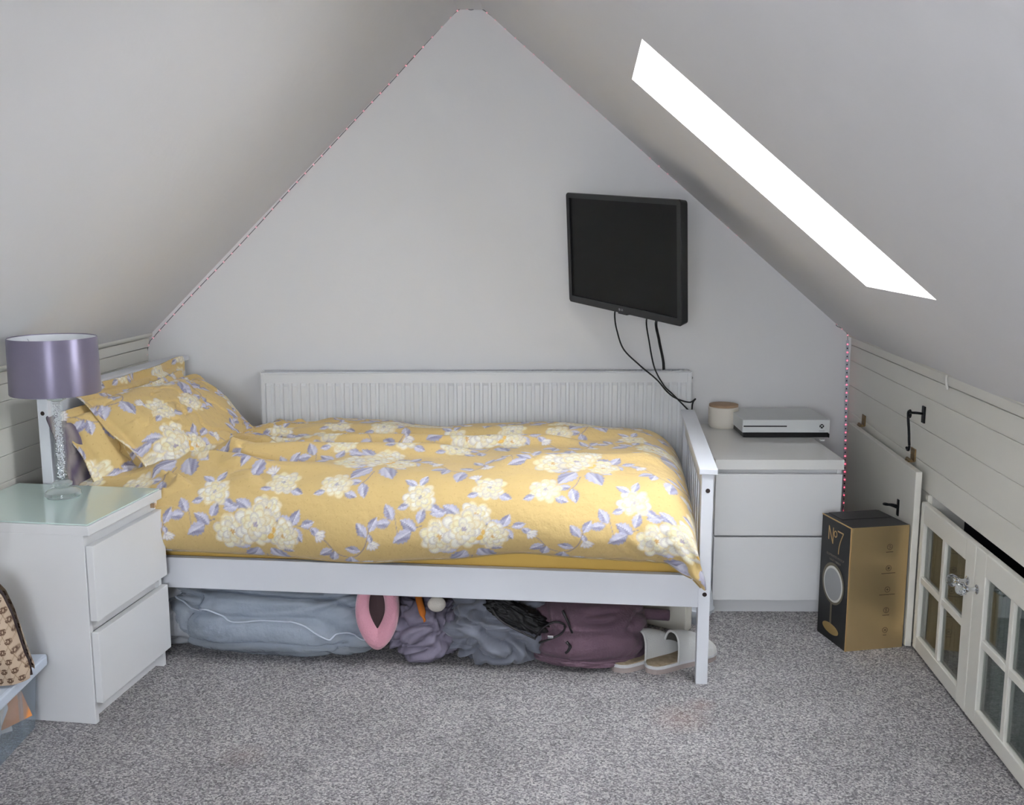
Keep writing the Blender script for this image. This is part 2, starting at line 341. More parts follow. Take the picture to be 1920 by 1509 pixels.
# ------------------------------------------------------------------ eaves cupboard doors, hatch, hooks
def wobj(name, lab, cat, kind=None):
    o = empty(name, RP, -TH); tag(o, lab, cat, kind=kind); return o
CURT = mat('curtain_fabric', '#8d9b97', .9, bump=(200, .001), mottle=(12, .2, '#7b8a86'))
CURT2 = mat('curtain_fabric_dark', '#77756c', .9, bump=(200, .001), mottle=(12, .2, '#6a6860'))
DPANE = mat('door_glass', '#e8f0ee', .03, trans=1, ior=1.5)
def glazed_door(name, y1, y0, panes, muntin, label, curt, knob_y):
    d = wobj(name, label, 'cupboard door', 'structure')
    zt, zb = .484, .013
    py0, py1 = panes; my = muntin
    for a6 in ((py1, y1, zb, zt), (y0, py0, zb, zt)): box('stile', GLOSS, -.001, .019, a6[0], a6[1], a6[2], a6[3], d, bev=.003)
    for a6 in ((py0, py1, .422, zt), (py0, py1, zb, .058)): box('rail', GLOSS, -.001, .019, a6[0], a6[1], a6[2], a6[3], d, bev=.003)
    box('muntin', GLOSS, .002, .017, my-.011, my+.011, .056, .424, d, bev=.002)
    for a2 in ((py0-.002, my-.011), (my+.011, py1+.002)): box('muntin', GLOSS, .002, .017, a2[0], a2[1], .231, .252, d, bev=.002)
    for a4 in ((py0, my-.01, .058, .231), (py0, my-.01, .252, .422), (my+.01, py1, .058, .231), (my+.01, py1, .252, .422)):
        box('pane', DPANE, .011, .014, a4[0]-.004, a4[1]+.004, a4[2]-.004, a4[3]+.004, d)
    n = 260; ys = np.linspace(y0+.01, y1-.01, n); zz = np.linspace(.02, .445, 24)
    P = np.zeros((24, n, 3))
    for i, z in enumerate(zz):
        P[i, :, 0] = .045+.009*np.sin(ys*150+.6*np.sin(ys*23)+(z*2))*(1.1-.8*z)+.004*np.sin(ys*61+z*9); P[i, :, 1] = ys; P[i, :, 2] = z
    c = link(grid_mesh('curtain', P), 'curtain', curt, d); c['label'] = 'gathered curtain behind the panes'
    # crystal knob
    M = Matrix.Translation((-.001, knob_y, .374)) @ Matrix.Rotation(R(-90), 4, 'Y')
    kn = lathe('knob', CHROME, [(.012, 0), (.013, .003), (.006, .006), (.0045, .018), (.008, .024), (.009, .027)], 20, d, M=M)
    kn['label'] = 'chrome knob stem with faceted crystal ball'
    bm = bmesh.new(); bmesh.ops.create_icosphere(bm, subdivisions=2, radius=.0175)
    bmesh.ops.transform(bm, matrix=M @ Matrix.Translation((0, 0, .041)), verts=bm.verts); finish(bm, 'crystal_ball', CRYS, kn)
    return d
glazed_door('door_1', .0, -.460, (-.391, -.030), -.208, 'left glazed cream cupboard door, four panes, nearest the gold box', CURT2, -.420)
glazed_door('door_2', -.4625, -.925, (-.86, -.535), -.703, 'right glazed cream cupboard door, cut off by the photo edge', CURT, -.491)

h = wobj('door_3', 'white painted eaves hatch hanging on two hinges behind the box', 'hatch', 'structure')
hb = box('panel', GLOSS, -.020, .0, .012, .86, .006, .574, h, bev=.002)
for y in (.165, .782):
    bm = bmesh.new(); add_box(bm, .0135, .018, y-.022, y+.022, .578, .618, .001); add_tube(bm, [(.004, y-.024, .580), (.004, y+.024, .580)], .005, 8)
    add_box(bm, -.004, .016, y-.018, y+.018, .575, .5785)
    for dy in (-.01, .01):
        add_box(bm, .012, .0145, y+dy-.003, y+dy+.003, .598, .604)
    finish(bm, 'hinge', BRASS, h)
bm = bmesh.new(); add_box(bm, -.0235, -.019, .158, .176, .392, .446, .001)
pts = [(-.022, .168, .424), (-.040, .168, .428), (-.055, .172, .427), (-.060, .190, .424), (-.052, .205, .421), (-.036, .196, .419), (-.022, .175, .417)]
add_tube(bm, catmull(pts, 5), .0042, 8); finish(bm, 'latch_eye', BLKMET, h, True)
hk = wobj('cabin_hook', 'black iron cabin hook hanging on the boards above the hatch', 'hook')
bm = bmesh.new(); add_box(bm, .0125, .018, .075, .10, .715, .768, .001); finish(bm, 'back_plate', BLKMET, hk)
bm = bmesh.new(); add_tube(bm, [(.014, .088, .744), (-.004, .090, .746), (-.020, .094, .746)], .004, 8)
ring = [(-.024+.0*k, .096+.009*math.cos(2*math.pi*k/12), .742+.011*math.sin(2*math.pi*k/12)) for k in range(12)]
add_tube(bm, ring, .0035, 8, closed=True); finish(bm, 'staple', BLKMET, hk, True)
tube('hook_arm', BLKMET, [(-.024, .096, .752), (-.027, .103, .745), (-.026, .103, .725), (-.024, .100, .700), (-.022, .098, .675), (-.022, .093, .655), (-.022, .088, .640), (-.022, .092, .628), (-.022, .102, .625), (-.022, .115, .630)], .0042, hk)

# ------------------------------------------------------------------ radiator
rad = empty('radiator', (-.983, 3.985, 0), math.atan(.02)); tag(rad, 'long white ribbed panel radiator on the back wall behind the bed', 'radiator')
RW = 1.690; zb, zt = .19, .760
pitch = RW/49.5; xs = [0, .004]; n = 49
nx = n*8+1
X = np.linspace(.012, RW-.012, nx); ph = ((X-.012)/((RW-.024)/n)) % 1.0
fl_ = np.clip(np.minimum((ph-.12)/.10, (.84-ph)/.05), 0, 1); fl_ = fl_*fl_*(3-2*fl_)
Z = np.array([zb, zb+.035, zb+.045, zt-.048, zt-.038, zt-.002]); G = np.array([0, 0, 1, 1, 0, 0])
P = np.zeros((6, nx, 3)); P[:, :, 0] = X[None]; P[:, :, 2] = Z[:, None]; P[:, :, 1] = -.0095*fl_[None]*G[:, None]+.002
me = grid_mesh('front_panel', P); o = link(me, 'front_panel', RADW, rad); sharp(o, 30)
bm = bmesh.new()
for a6 in ((0, .013, -.002, .006, zb, zt), (RW-.013, RW, -.002, .006, zb, zt), (0, RW, -.001, .008, zt-.004, zt+.002), (0, RW, -.001, .008, zb-.004, zb+.002)): add_box(bm, *a6, .001)
finish(bm, 'panel_rim', RADW, rad)
box('back_panel', RADW, .005, RW-.005, .062, .070, zb, zt-.003, rad)
for x in (-.004, RW): box('side_cover', RADW, x, x+.004, .002, .072, zb+.01, zt+.004, rad, bev=.001)
bm = bmesh.new(); add_box(bm, 0, RW, .008, .012, zt, zt+.006); add_box(bm, 0, RW, .066, .070, zt, zt+.006); add_box(bm, 0, RW, .037, .040, zt, zt+.005)
for k in range(136):
    x = .03+k*(RW-.06)/135; add_box(bm, x-.0018, x+.0018, -.029, .029, zt+.001, zt+.006, M=Matrix.Translation((x, .039, 0)) @ Matrix.Rotation(R(-28), 4, 'Z') @ Matrix.Translation((-x, 0, 0)))
tag(finish(bm, 'top_grille', GRILL, rad), kind='stuff')
for x in (.25, RW-.25): box('bracket', RADW, x-.02, x+.02, .066, .105, zb+.05, zt-.08, rad)
M = Matrix.Translation((RW+.003, .03, zt-.025)) @ Matrix.Rotation(R(90), 4, 'Y'); bm = bmesh.new(); add_lathe(bm, [(.009, 0), (.009, .006), (.004, .006), (.004, .010)], 12)
bmesh.ops.transform(bm, matrix=M, verts=bm.verts); finish(bm, 'bleed_valve', CHROME, rad)
tube('pipe', RADW, [(.04, .035, zb+.01), (.04, .035, -.005)], .008, rad, n=0); tube('pipe', RADW, [(RW-.04, .035, zb+.01), (RW-.04, .035, -.005)], .008, rad, n=0)

# ------------------------------------------------------------------ drawer units
GREENG = mat('green_tinted_glass', '#cfe4de', .06, coat=.5)
CHIP = mat('chipboard', '#a58a6c', .9, bump=(300, .001))
def drawer_unit(name, loc, rz, W, Dp, proud, label, topmat, group=None):
    """local x: depth (front at x=0, body towards -x); y: width"""
    r = empty(name, loc, rz); tag(r, label, 'drawer unit', group)
    H = .55
    bf = -.014 if proud else -.020
    fx = .008 if proud else .0
    for y0 in (0, W-.017):
        bm = bmesh.new(); add_box(bm, -Dp, bf, y0, y0+.017, 0, H-.026, .0012); finish(bm, 'side_panel', WHITE, r)
    box('back_panel', WHITE, -Dp, -Dp+.006, .017, W-.017, .02, H-.026, r)
    box('top_panel', topmat, -Dp-.001, .002, -.001, W+.001, H-(.026 if proud else .034), H, r, bev=.0015)
    box('plinth', WHITE, -.055, -.040, .017, W-.017, 0, .055, r)
    box('crossbar', WHITE, -.045, -.026, .017, W-.017, H-.075, H-.026, r)
    box('crossbar', WHITE, -.045, -.026, .017, W-.017, .250, .300, r)
    g = .004 if proud else .003
    for z0, z1 in (((.060, .258), (.289, .495)) if proud else ((.055, .279), (.286, .500))):
        bm = bmesh.new(); add_box(bm, fx-.020, fx, g, W-g, z0, z1, .0012)
        d = finish(bm, 'drawer', WHITE, r)
        bm = bmesh.new(); add_box(bm, -.024, fx-.018, g+.014, W-g-.014, z0+.02, z1-.028, .001); finish(bm, 'drawer_box', WHITE, d)
    return r
ns = drawer_unit('nightstand', (-1.103, 2.583, 0), R(-8.5), .395, .46, True, 'white two-drawer nightstand with green glass top under the lamp', WHITE)
box('glass_top', GREENG, -.457, -.002, .003, .392, .5505, .5545, ns, bev=.001)
box('worn_corner', CHIP, -.026, -.0135, .376, .386, .498, .512, ns)
ur = drawer_unit('drawer_chest', (.686, 3.385, 0), R(-91.5), .432, .665, False, 'white two-drawer chest in the far right corner beyond the bed', WHITEG)
# front faces -y: local x axis must point to world -y
ur.rotation_euler = (0, 0, R(-90.6)); 

# ------------------------------------------------------------------ table lamp on the nightstand
LX, LY, LZ = -1.292, 2.878, .5545
lamp = empty('table_lamp', (LX, LY, LZ)); tag(lamp, 'crystal-stemmed table lamp with a mauve satin drum shade on the nightstand', 'lamp')
SH = mat('mauve_satin', '#8a8499', .42, metal=.6)
tg_ = SH.node_tree.nodes.new('ShaderNodeTangent'); tg_.direction_type = 'RADIAL'; tg_.axis = 'Z'; SH.node_tree.links.new(tg_.outputs[0], SH.node_tree.nodes['Principled BSDF'].inputs['Tangent']); SH.node_tree.nodes['Principled BSDF'].inputs['Anisotropic'].default_value = .9; SH.node_tree.nodes['Principled BSDF'].inputs['Anisotropic Rotation'].default_value = .25; SHI = mat('shade_lining', '#e8eaee', .7)
lathe('base', LGLASS, [(.0, 0), (.046, 0), (.050, .006), (.048, .015), (.036, .024), (.022, .028), (.0, .028)], 40, lamp, cap=False)
lathe('base_tier', LGLASS, [(.0, .0285), (.020, .0285), (.027, .036), (.027, .042), (.018, .048), (.0, .048)], 32, lamp, cap=False)
box('stem', thin_glass('stem_glass', '#fbfdfd', .05, .03, .2), -.0128, .0128, -.0128, .0128, .0485, .277, lamp, bev=.0015)
bm = bmesh.new(); random.seed(5)
for k in range(900):
    x, y, z = random.uniform(-.009, .009), random.uniform(-.009, .009), random.uniform(.052, .273)
    Mx = Matrix.Translation((x, y, z)) @ Euler((random.random()*6, random.random()*6, 0)).to_matrix().to_4x4()
    bmesh.ops.create_icosphere(bm, subdivisions=0 if False else 1, radius=random.uniform(.0012, .0024), matrix=Mx)
CRB = mat('crystal_chips', '#f4f6fb', .15, metal=.5)
tag(finish(bm, 'crystal_filling', CRB, lamp), kind='stuff')
lathe('collar', LGLASS, [(.0, .2775), (.014, .2775), (.026, .284), (.026, .289), (.014, .295), (.0, .295)], 32, lamp, cap=False)
lathe('lamp_holder', BLACK, [(.0, .2955), (.012, .2955), (.012, .31), (.016, .312), (.016, .355), (.0, .355)], 24, lamp, cap=False)
r0, r1 = .1175, .120
lathe('shade', SH, [(r1, .302), (r1+.0012, .304), (r0+.0012, .458), (r0, .460), (r0-.0015, .458), (r1-.0015, .304), (r1, .302)], 72, lamp, cap=False)
lathe('shade_lining', SHI, [(r1-.002, .3045), (r0-.002, .4575)], 72, lamp, cap=False)
bm = bmesh.new()
for k in range(3):
    a_ = k*2*math.pi/3+.5; add_tube(bm, [(.010*math.cos(a_), .010*math.sin(a_), .353), ((r0-.003)*math.cos(a_), (r0-.003)*math.sin(a_), .448)], .0015, 6)
finish(bm, 'shade_carrier', CHROME, lamp)

# ------------------------------------------------------------------ bed frame
BO = Vector((.541, 2.835, 0)); BR = R(-6.2)
bed = empty('bed_frame', BO, BR); tag(bed, 'white painted pine single bed frame with slatted ends', 'bed')
# foot end posts, cap, rails
def post(x0, x1, y0, y1, z1):
    bm = bmesh.new(); add_box(bm, x0, x1, y0, y1, 0, z1, .002); return finish(bm, 'leg', BEDW, bed)
BWd = .985
for y0 in (.0, BWd-.045): post(-.004, .030, y0, y0+.045, .630)
box('end_cap', BEDW, -.012, .040, -.008, BWd+.008, .630, .647, bed, bev=.002)
box('end_rail', BEDW, .003, .023, .045, BWd-.045, .562, .630, bed, bev=.002)
box('end_rail', BEDW, .003, .023, .045, BWd-.045, .235, .325, bed, bev=.002)
for k in range(9):
    y = .045+(k+1)*(BWd-.09)/10; box('slat', BEDW, .008, .018, y-.016, y+.016, .324, .563, bed, bev=.001)
# head end
for y0 in (.0, BWd-.045): post(-1.982, -1.948, y0, y0+.045, .810)
box('end_cap', BEDW, -1.996, -1.934, -.010, BWd+.008, .810, .827, bed, bev=.002)
box('end_rail', BEDW, -1.975, -1.955, .045, BWd-.045, .735, .810, bed, bev=.002)
box('end_rail', BEDW, -1.975, -1.955, .045, BWd-.045, .235, .325, bed, bev=.002)
for k in range(7):
    y = .045+(k+1)*(BWd-.09)/8; box('slat', BEDW, -1.970, -1.960, y-.016, y+.016, .324, .736, bed, bev=.001)
for y0 in (.004, BWd-.029): box('side_rail', BEDW, -1.949, -.003, y0, y0+.025, .233, .329, bed, bev=.002)
for k in range(12):
    x = -1.86+k*.16; box('base_slat', mat('pine_slat', '#c9ad84', .7, mottle=(6, .3, '#b99c70')) if k == 0 else MATS['pine_slat'], x-.03, x+.03, .029, BWd-.029, .262, .276, bed)
box('base_support', BEDW, -1.949, -.003, .48, .505, .233, .262, bed)
DK = mat('dark_bolt', '#3a302e', .5, metal=.5)
for (x, z) in ((.014, .582), (.014, .275), (-1.965, .767), (-1.965, .275)):
    bm = bmesh.new(); add_lathe(bm, [(.0, -.003), (.0045, -.003), (.0048, .0), (.0066, .0012), (.0, .0012)][1:4]+[(.006, .0015)], 16)
    bmesh.ops.transform(bm, matrix=Matrix.Translation((x, -.0002, z)) @ Matrix.Rotation(R(90), 4, 'X'), verts=bm.verts)
    finish(bm, 'barrel_bolt', DK, bed)

# ------------------------------------------------------------------ mattress in yellow fitted sheet
YEL = mat('yellow_sheet', '#dcb660', .85, bump=(30, .002), sheen=.1)
nx, ny = 160, 60
def rsq(a, p=8): return np.sign(np.cos(a))*np.abs(np.cos(a))**(2/p), np.sign(np.sin(a))*np.abs(np.sin(a))**(2/p)
A_ = np.linspace(0, 2*np.pi, 240, endpoint=False); cx, cy = rsq(A_, 14)
prof = [(.0, .277), (.6, .277), (.93, .277), (.985, .287), (1.0, .31), (1.0, .35), (1.0, .42), (.985, .455), (.93, .470), (.5, .474), (.0, .474)]
P = np.zeros((len(prof), 240, 3))
for i, (s, z) in enumerate(prof):
    P[i, :, 0] = -.965+cx*.955*s**.5 if s < .9 else -.965+cx*(.955-(1-s)*.5); P[i, :, 1] = .5*BWd+cy*(.450-(1-s)*.5 if s >= .9 else .45*s**.5)
    if s < .9: P[i, :, 0] = -.965+cx*.955*s; P[i, :, 1] = .5*BWd+cy*.45*s
    P[i, :, 2] = z + (.0035*np.sin(A_*37)+.003*np.sin(A_*91) if .3 < z < .46 else 0)
me = grid_mesh('mattress', P, wrap=True); mt = link(me, 'mattress', YEL); mt.location = BO; mt.rotation_euler = (0, 0, BR)
tag(mt, 'single mattress in a mustard fitted sheet on the bed frame', 'mattress')

# ------------------------------------------------------------------ floral print, drawn once as a repeat
NT = 620
TILE = np.zeros((NT, NT, 3)); YB = np.array([.80, .692, .46]); TILE[:] = YB
def blend(x0, y0, rad, fn):
    k = int(rad)+3; ix = np.arange(int(x0)-k, int(x0)+k+1); iy = np.arange(int(y0)-k, int(y0)+k+1)
    XX, YY = np.meshgrid(ix-x0, iy-y0); a, c = fn(XX, YY); a = np.clip(a, 0, 1)[..., None]
    JX, JY = np.meshgrid(ix % NT, iy % NT); TILE[JY, JX] = TILE[JY, JX]*(1-a)+c*a
def petal(x, y, ang, L, W, col, edge):
    ca, sa = math.cos(ang), math.sin(ang)
    def fn(X, Y):
        u = X*ca+Y*sa; v = -X*sa+Y*ca; d = np.sqrt((u/L)**2+(v/W)**2); a = (1-d)*min(L, W)*.8
        t = np.clip((d-.55)/.45, 0, 1)[..., None]; st = (.5+.5*np.sin(v*1.1+.4*np.sin(u*.5)))[..., None]*.12
        return a, np.array(col)*(1-t)+np.array(edge)*t-st*np.array([.3, .35, .5])
    blend(x, y, max(L, W)+2, fn)
CRM = [(.965, .95, .86), (.945, .915, .77), (.975, .965, .92), (.94, .91, .82)]
def flower(x, y, r, centre=(.80, .62, .36), sq=1.0, seed=0):
    rg = np.random.default_rng(seed)
    def halo(X, Y): d = np.sqrt(X**2+(Y/sq)**2)/r; return np.clip(1.15-d, 0, 1)*2.2*(.5+.5*rg.random(X.shape)), np.array([.90, .82, .60])
    blend(x, y, r*1.15, halo)
    for ring, n, pl in ((.74, 9, .44), (.56, 8, .40), (.38, 7, .33), (.2, 6, .22)):
        off = rg.random()*6
        for k in range(n):
            a = off+k*2*math.pi/n+rg.normal()*.15; rr = ring*r*(1+rg.normal()*.08)
            c = CRM[rg.integers(4)]; e = (.87, .79, .60) if rg.random() < .6 else (.80, .77, .76)
            petal(x+rr*math.cos(a), y+rr*sq*math.sin(a), math.atan2(sq*math.sin(a), math.cos(a)), pl*r, pl*r*.78, c, e)
    for k in range(14):
        a = rg.random()*6.28; rr = r*.14*rg.random(); petal(x+rr*math.cos(a), y+rr*math.sin(a), a, r*.09, r*.05, centre, (.93, .86, .66))
def leaf(x, y, deg, L, W=None, seed=0, pale=False):
    W = W or L*.30; ang = math.radians(deg); ca, sa = math.cos(ang), math.sin(ang); rg = np.random.default_rng(seed+int(x)*7+int(y))
    base = np.array([.82, .82, .90]) if pale else np.array([.755, .75, .83]); dark = np.array([.40, .39, .50]); lite = np.array([.95, .945, .96]); side = rg.choice([-1, 1])
    def fn(X, Y):
        u = (X*ca+Y*sa)/L; v = -X*sa+Y*ca; hw = W*np.sin(np.pi*np.clip(u, 0, 1)**.85)**.9*(1+.10*np.sin(u*34))
        a = (hw-np.abs(v))*.7*((u > 0) & (u < 1)); t = np.clip(np.abs(v)/np.maximum(hw, .5), 0, 1)
        k = np.where(v*side > 0, .75, .15)*(.5+.5*u)+.18*np.sin((u*L-np.abs(v)*.9)*.9)
        c = base+(dark-base)*np.clip(k+.25*np.sin(u*9+v*.35+x), 0, 1)[..., None]*.8; c = c+(lite-c)*(np.clip(1-np.abs(v)/1.3, 0, 1)*.5+.55*np.where(v*side > 0, 0, 1)*np.clip(1-t, 0, 1))[..., None]
        return a, c
    def win(X, Y): return fn(X, Y)
    blend(x, y, L+3, win)
def stem(pts, w=1.4, col=(.50, .47, .55)):
    P = catmull([(a, b, 0) for a, b in pts], 22)
    for p in P:
        blend(p.x, p.y, w+2, lambda X, Y: ((w+.5-np.sqrt(X**2+Y**2)), np.array(col)))
def motif(ox, oy, sd):
    # trailing stems first
    stem([(ox+100, oy+20), (ox+165, oy+5), (ox+215, oy-25), (ox+250, oy-68), (ox+295, oy-75), (ox+330, oy-40), (ox+345, oy+5)])
    stem([(ox+20, oy-95), (ox+10, oy-140), (ox-8, oy-165)]); stem([(ox-120, oy+20), (ox-150, oy+10), (ox-185, oy-5), (ox-200, oy+40), (ox-215, oy+60)], 1.1)
    # leaves round the cluster
    for (dx, dy, an, L) in ((-15, -45, 195, 62), (5, -62, 238, 92), (42, -60, 298, 92), (70, -50, 335, 48), (55, -15, 60, 40), (-10, 52, 150, 62), (-50, 62, 190, 50),
                            (118, 18, 170, 60), (112, 12, 65, 52), (120, 8, 300, 48), (140, 12, 20, 44),
                            (-135, 8, 150, 58), (-150, 5, 210, 64), (-130, 25, 75, 50), (-205, 35, 120, 55), (-212, 30, 190, 48),
                            (232, -48, 215, 52), (240, -55, 255, 50), (288, -74, 262, 72), (318, -52, 170, 48), (338, -10, 130, 50), (345, 5, 60, 46), (-5, -150, 190, 46), (-2, -158, 285, 56),
                            (168, 5, 340, 40)):
        leaf(ox+dx, oy+dy, an, L, seed=sd)
    # the three peonies and the flat one above
    flower(ox+35, oy+58, 42, sq=.75, seed=sd+4); flower(ox-68, oy-12, 50, seed=sd+1); flower(ox+85, oy-20, 43, seed=sd+3); flower(ox+2, oy+10, 54, (.66, .62, .72), seed=sd+2)
    petal(ox+48, oy-20, .5, 12, 8, (.92, .76, .42), (.85, .66, .3)); petal(ox+58, oy-2, 1.5, 10, 6, (.90, .74, .42), (.85, .66, .3))
    # drooping bud flower and spiky buds
    for (bx, by, an) in ((190, -5, -40), (352, -25, -70), (335, -120, 115)):
        for k in (-2, -1, 0, 1, 2): petal(ox+bx+9*math.cos(math.radians(an+k*26)), oy+by+9*math.sin(math.radians(an+k*26)), math.radians(an+k*26), 19, 6.5, (.96, .95, .93), (.72, .70, .80))
        leaf(ox+bx, oy+by, an+180, 26, 9, sd)
    # single blooms low in the repeat
    for (bx, by, s2) in ((-78, -165, 5), (378, -160, 6), (178, -205, 7)):
        leaf(ox+bx+28, oy+by-28, -20, 44, 14, sd); flower(ox+bx, oy+by, 43, (.70, .68, .74), seed=sd+s2)
        leaf(ox+bx-30, oy+by-26, 200, 36, 11, sd)
    leaf(ox+175, oy-165, 75, 52, 13, sd, True); leaf(ox+165, oy-165, 150, 48, 13, sd, True)
yy, xx = np.mgrid[0:NT, 0:NT]                                           # fine pin dots
dm = ((xx % 31-15)**2+((yy+(xx//31 % 2)*15) % 31-15)**2) < 3.4; TILE[dm] = (.72, .60, .37)
motif(170, 330, 10); motif(170+310, 330+310, 40)
LIN = np.where(TILE <= .04045, TILE/12.92, ((np.clip(TILE, 0, 1)+.055)/1.055)**2.4)
def floral(u, s):                       # metres -> colour
    x = (u*1000) % NT; y = (s*1000) % NT; x0 = np.floor(x).astype(int); y0 = np.floor(y).astype(int); fx = (x-x0)[..., None]; fy = (y-y0)[..., None]
    x0 %= NT; y0 %= NT; x1 = (x0+1) % NT; y1 = (y0+1) % NT
    return (LIN[y0, x0]*(1-fx)*(1-fy)+LIN[y0, x1]*fx*(1-fy)+LIN[y1, x0]*(1-fx)*fy+LIN[y1, x1]*fx*fy)
FLORAL = print_mat('floral_cotton', .85, bump=(38, .0035))

# ------------------------------------------------------------------ duvet
def interp(xs, ys, x): return np.interp(x, xs, ys)
def smooth_interp(xs, ys, x):
    xs = np.array(xs, float); ys = np.array(ys, float); i = np.clip(np.searchsorted(xs, x)-1, 0, len(xs)-2); t = (x-xs[i])/(xs[i+1]-xs[i]); t = np.clip(t, 0, 1); t = t*t*(3-2*t)
    return ys[i]*(1-t)+ys[i+1]*t
UL, UR = -1.88, -.012
nu, ns_ = 660, 430
U = np.linspace(UL, UR, nu)
ctrl = np.array([(.010, .352), (-.030, .375), (-.058, .43), (-.045, .50), (.0, .558), (.07, .590), (.18, .603), (.35, .603), (.55, .602), (.75, .600), (.88, .590), (.955, .555), (.985, .48), (.975, .40)])
cc = np.array([(p.x, p.y) for p in catmull([(a, b, 0) for a, b in ctrl], 30)])
seg = np.r_[0, np.cumsum(np.hypot(*np.diff(cc, axis=0).T))]; SL = seg[-1]; Sg = np.linspace(0, SL, ns_)
V0 = np.interp(Sg, seg, cc[:, 0]); Z0 = np.interp(Sg, seg, cc[:, 1])
UU, VV = np.meshgrid(U, V0); _, ZZ = np.meshgrid(U, Z0); SS = np.repeat(Sg[:, None], nu, 1)
# front hem rises and falls along the bed
hem = smooth_interp([-2.0, -1.6, -1.25, -1.02, -.75, -.5, -.3, -.12, 0], [.352, .350, .340, .336, .350, .378, .372, .366, .345], UU)
w = np.clip((.56-ZZ)/.21, 0, 1)*(SS < .35); w = w*w*(3-2*w); ZZ = ZZ+(hem-.352)*w
VV = VV+np.where(SS < .35, w*.010*np.sin(UU*9+1), 0)
# soft ridges that run along and slightly across the bed
def ridge(u0, v0, u1, v1, wd, h):
    dx, dy = u1-u0, v1-v0; L = math.hypot(dx, dy); t = ((UU-u0)*dx+(VV-v0)*dy)/L/L; dist = ((UU-u0)*dy-(VV-v0)*dx)/L
    e = np.clip(np.minimum(t+.12, 1.12-t)/.25, 0, 1); e = e*e*(3-2*e); return h*e*np.exp(-(dist/wd)**2)
top = np.clip((SS-.10)/.15, 0, 1)*np.clip((SL-.12-SS)/.12, 0, 1)
rd = ridge(-1.55, .22, -.75, .34, .045, .020)+ridge(-1.30, .45, -.40, .52, .04, .018)-ridge(-1.45, .36, -.7, .44, .03, .016)+ridge(-1.5, .62, -.2, .70, .05, .012)-ridge(-1.1, .57, -.3, .60, .03, .012)
rd += ridge(-.6, .20, -.1, .30, .06, .014)+ridge(-1.65, .12, -1.1, .10, .035, .010)-ridge(-1.72, .20, -1.2, .17, .025, .014)+ridge(-1.66, .5, -1.3, .33, .02, .016)-ridge(-1.66, .43, -1.35, .28, .018, .014)
rd += .010*smooth_interp([-1.9, -1.6, -1.45, -1.3, -1.12, -.93, -.75, -.45, -.25, 0], [-.8, -1, -.2, .9, .9, -.2, .6, 1.2, .4, -.6], UU)*np.clip((VV-.5)/.3, 0, 1)
ZZ = ZZ+rd*top*1.7
# head end sinks under the pillows, with bunched cloth; foot end rolls down inside the foot board
hd = np.clip((-1.50-UU)/.30, 0, 1); hd = hd*hd*(3-2*hd); edge_v = np.clip((VV-.1)/.3, 0, 1)
ZZ = ZZ-hd*(.03+.05*edge_v)*(SS > .12)
ft = np.clip((UU+.17)/.158, 0, 1); drop = (1-np.sqrt(np.clip(1-ft**2, 0, 1)))
kS = np.clip((SS-.02)/.22, 0, 1); kS = kS*kS*(3-2*kS)
ZZ = ZZ-drop*(.03+.12*kS)*np.clip((ZZ-.36)/.2, 0, 1)
VV = VV+drop*.030*(1-kS)
# low-frequency puffiness and creases
Nn = np.zeros_like(UU)
step = 6
gu = U[::step]; gs = Sg[::step]
G1 = np.array([[fbm(u*2.2, s*4.5, .3, 1.6, 3) for u in gu] for s in gs]); G2 = np.array([[abs(fbm(u*1.1+9, s*4.2, 4.3, 3.2, 2)) for u in gu] for s in gs])
def up(G):
    t = np.array([np.interp(U, gu, row) for row in G]); return np.array([np.interp(Sg, gs, t[:, k]) for k in range(nu)]).T
G1 = up(G1); G2 = up(G2)
ZZ += .006*G1*top; VV -= .006*G1*np.clip((.24-SS)/.12, 0, 1)
cr_ = np.exp(-((UU+1.53)/.22)**2); ZZ += (.030*np.clip(.25-G2, 0, .25)*4)*cr_*top*.9
# puckers where the cloth is drawn to the near foot corner
pk = np.exp(-(((UU+.10)/.13)**2+((SS-.03)/.10)**2)); VV += .008*pk*(np.sin((UU*7+SS*3)*16+3*G1)+.5*np.sin((UU*5-SS*6)*19+5*G1))*.6
# twisted corner pulled out and down over the side rail
cd = np.hypot((UU-UR)/.055, SS/.085); wc = np.exp(-cd**2)
XX_ = UU+wc*.030; VV = VV-wc*.040+wc*.007*np.sin(UU*130+SS*50+4*G1); ZZ = ZZ-wc*.050+wc*.006*np.sin(UU*100-SS*80)
P = np.stack([XX_, VV, ZZ], -1)
me = grid_mesh('duvet', P); vcolor(me, floral(UU+.09+2, SS+.20).reshape(-1, 3)*np.ones(3))
dv = link(me, 'duvet', FLORAL); dv.location = BO; dv.rotation_euler = (0, 0, BR)
sm = dv.modifiers.new('thick', 'SOLIDIFY'); sm.thickness = .006; sm.offset = -1
tag(dv, 'yellow floral duvet with cream peonies spread over the bed', 'duvet')
# piping along the front hem
hp = [Vector((XX_[0, k], VV[0, k]-.001, ZZ[0, k]-.001)) for k in range(0, nu, 6)]
bm = bmesh.new(); add_tube(bm, hp, .0020, 6); finish(bm, 'hem_piping', mat('piping', '#b39a68', .9), dv, True)

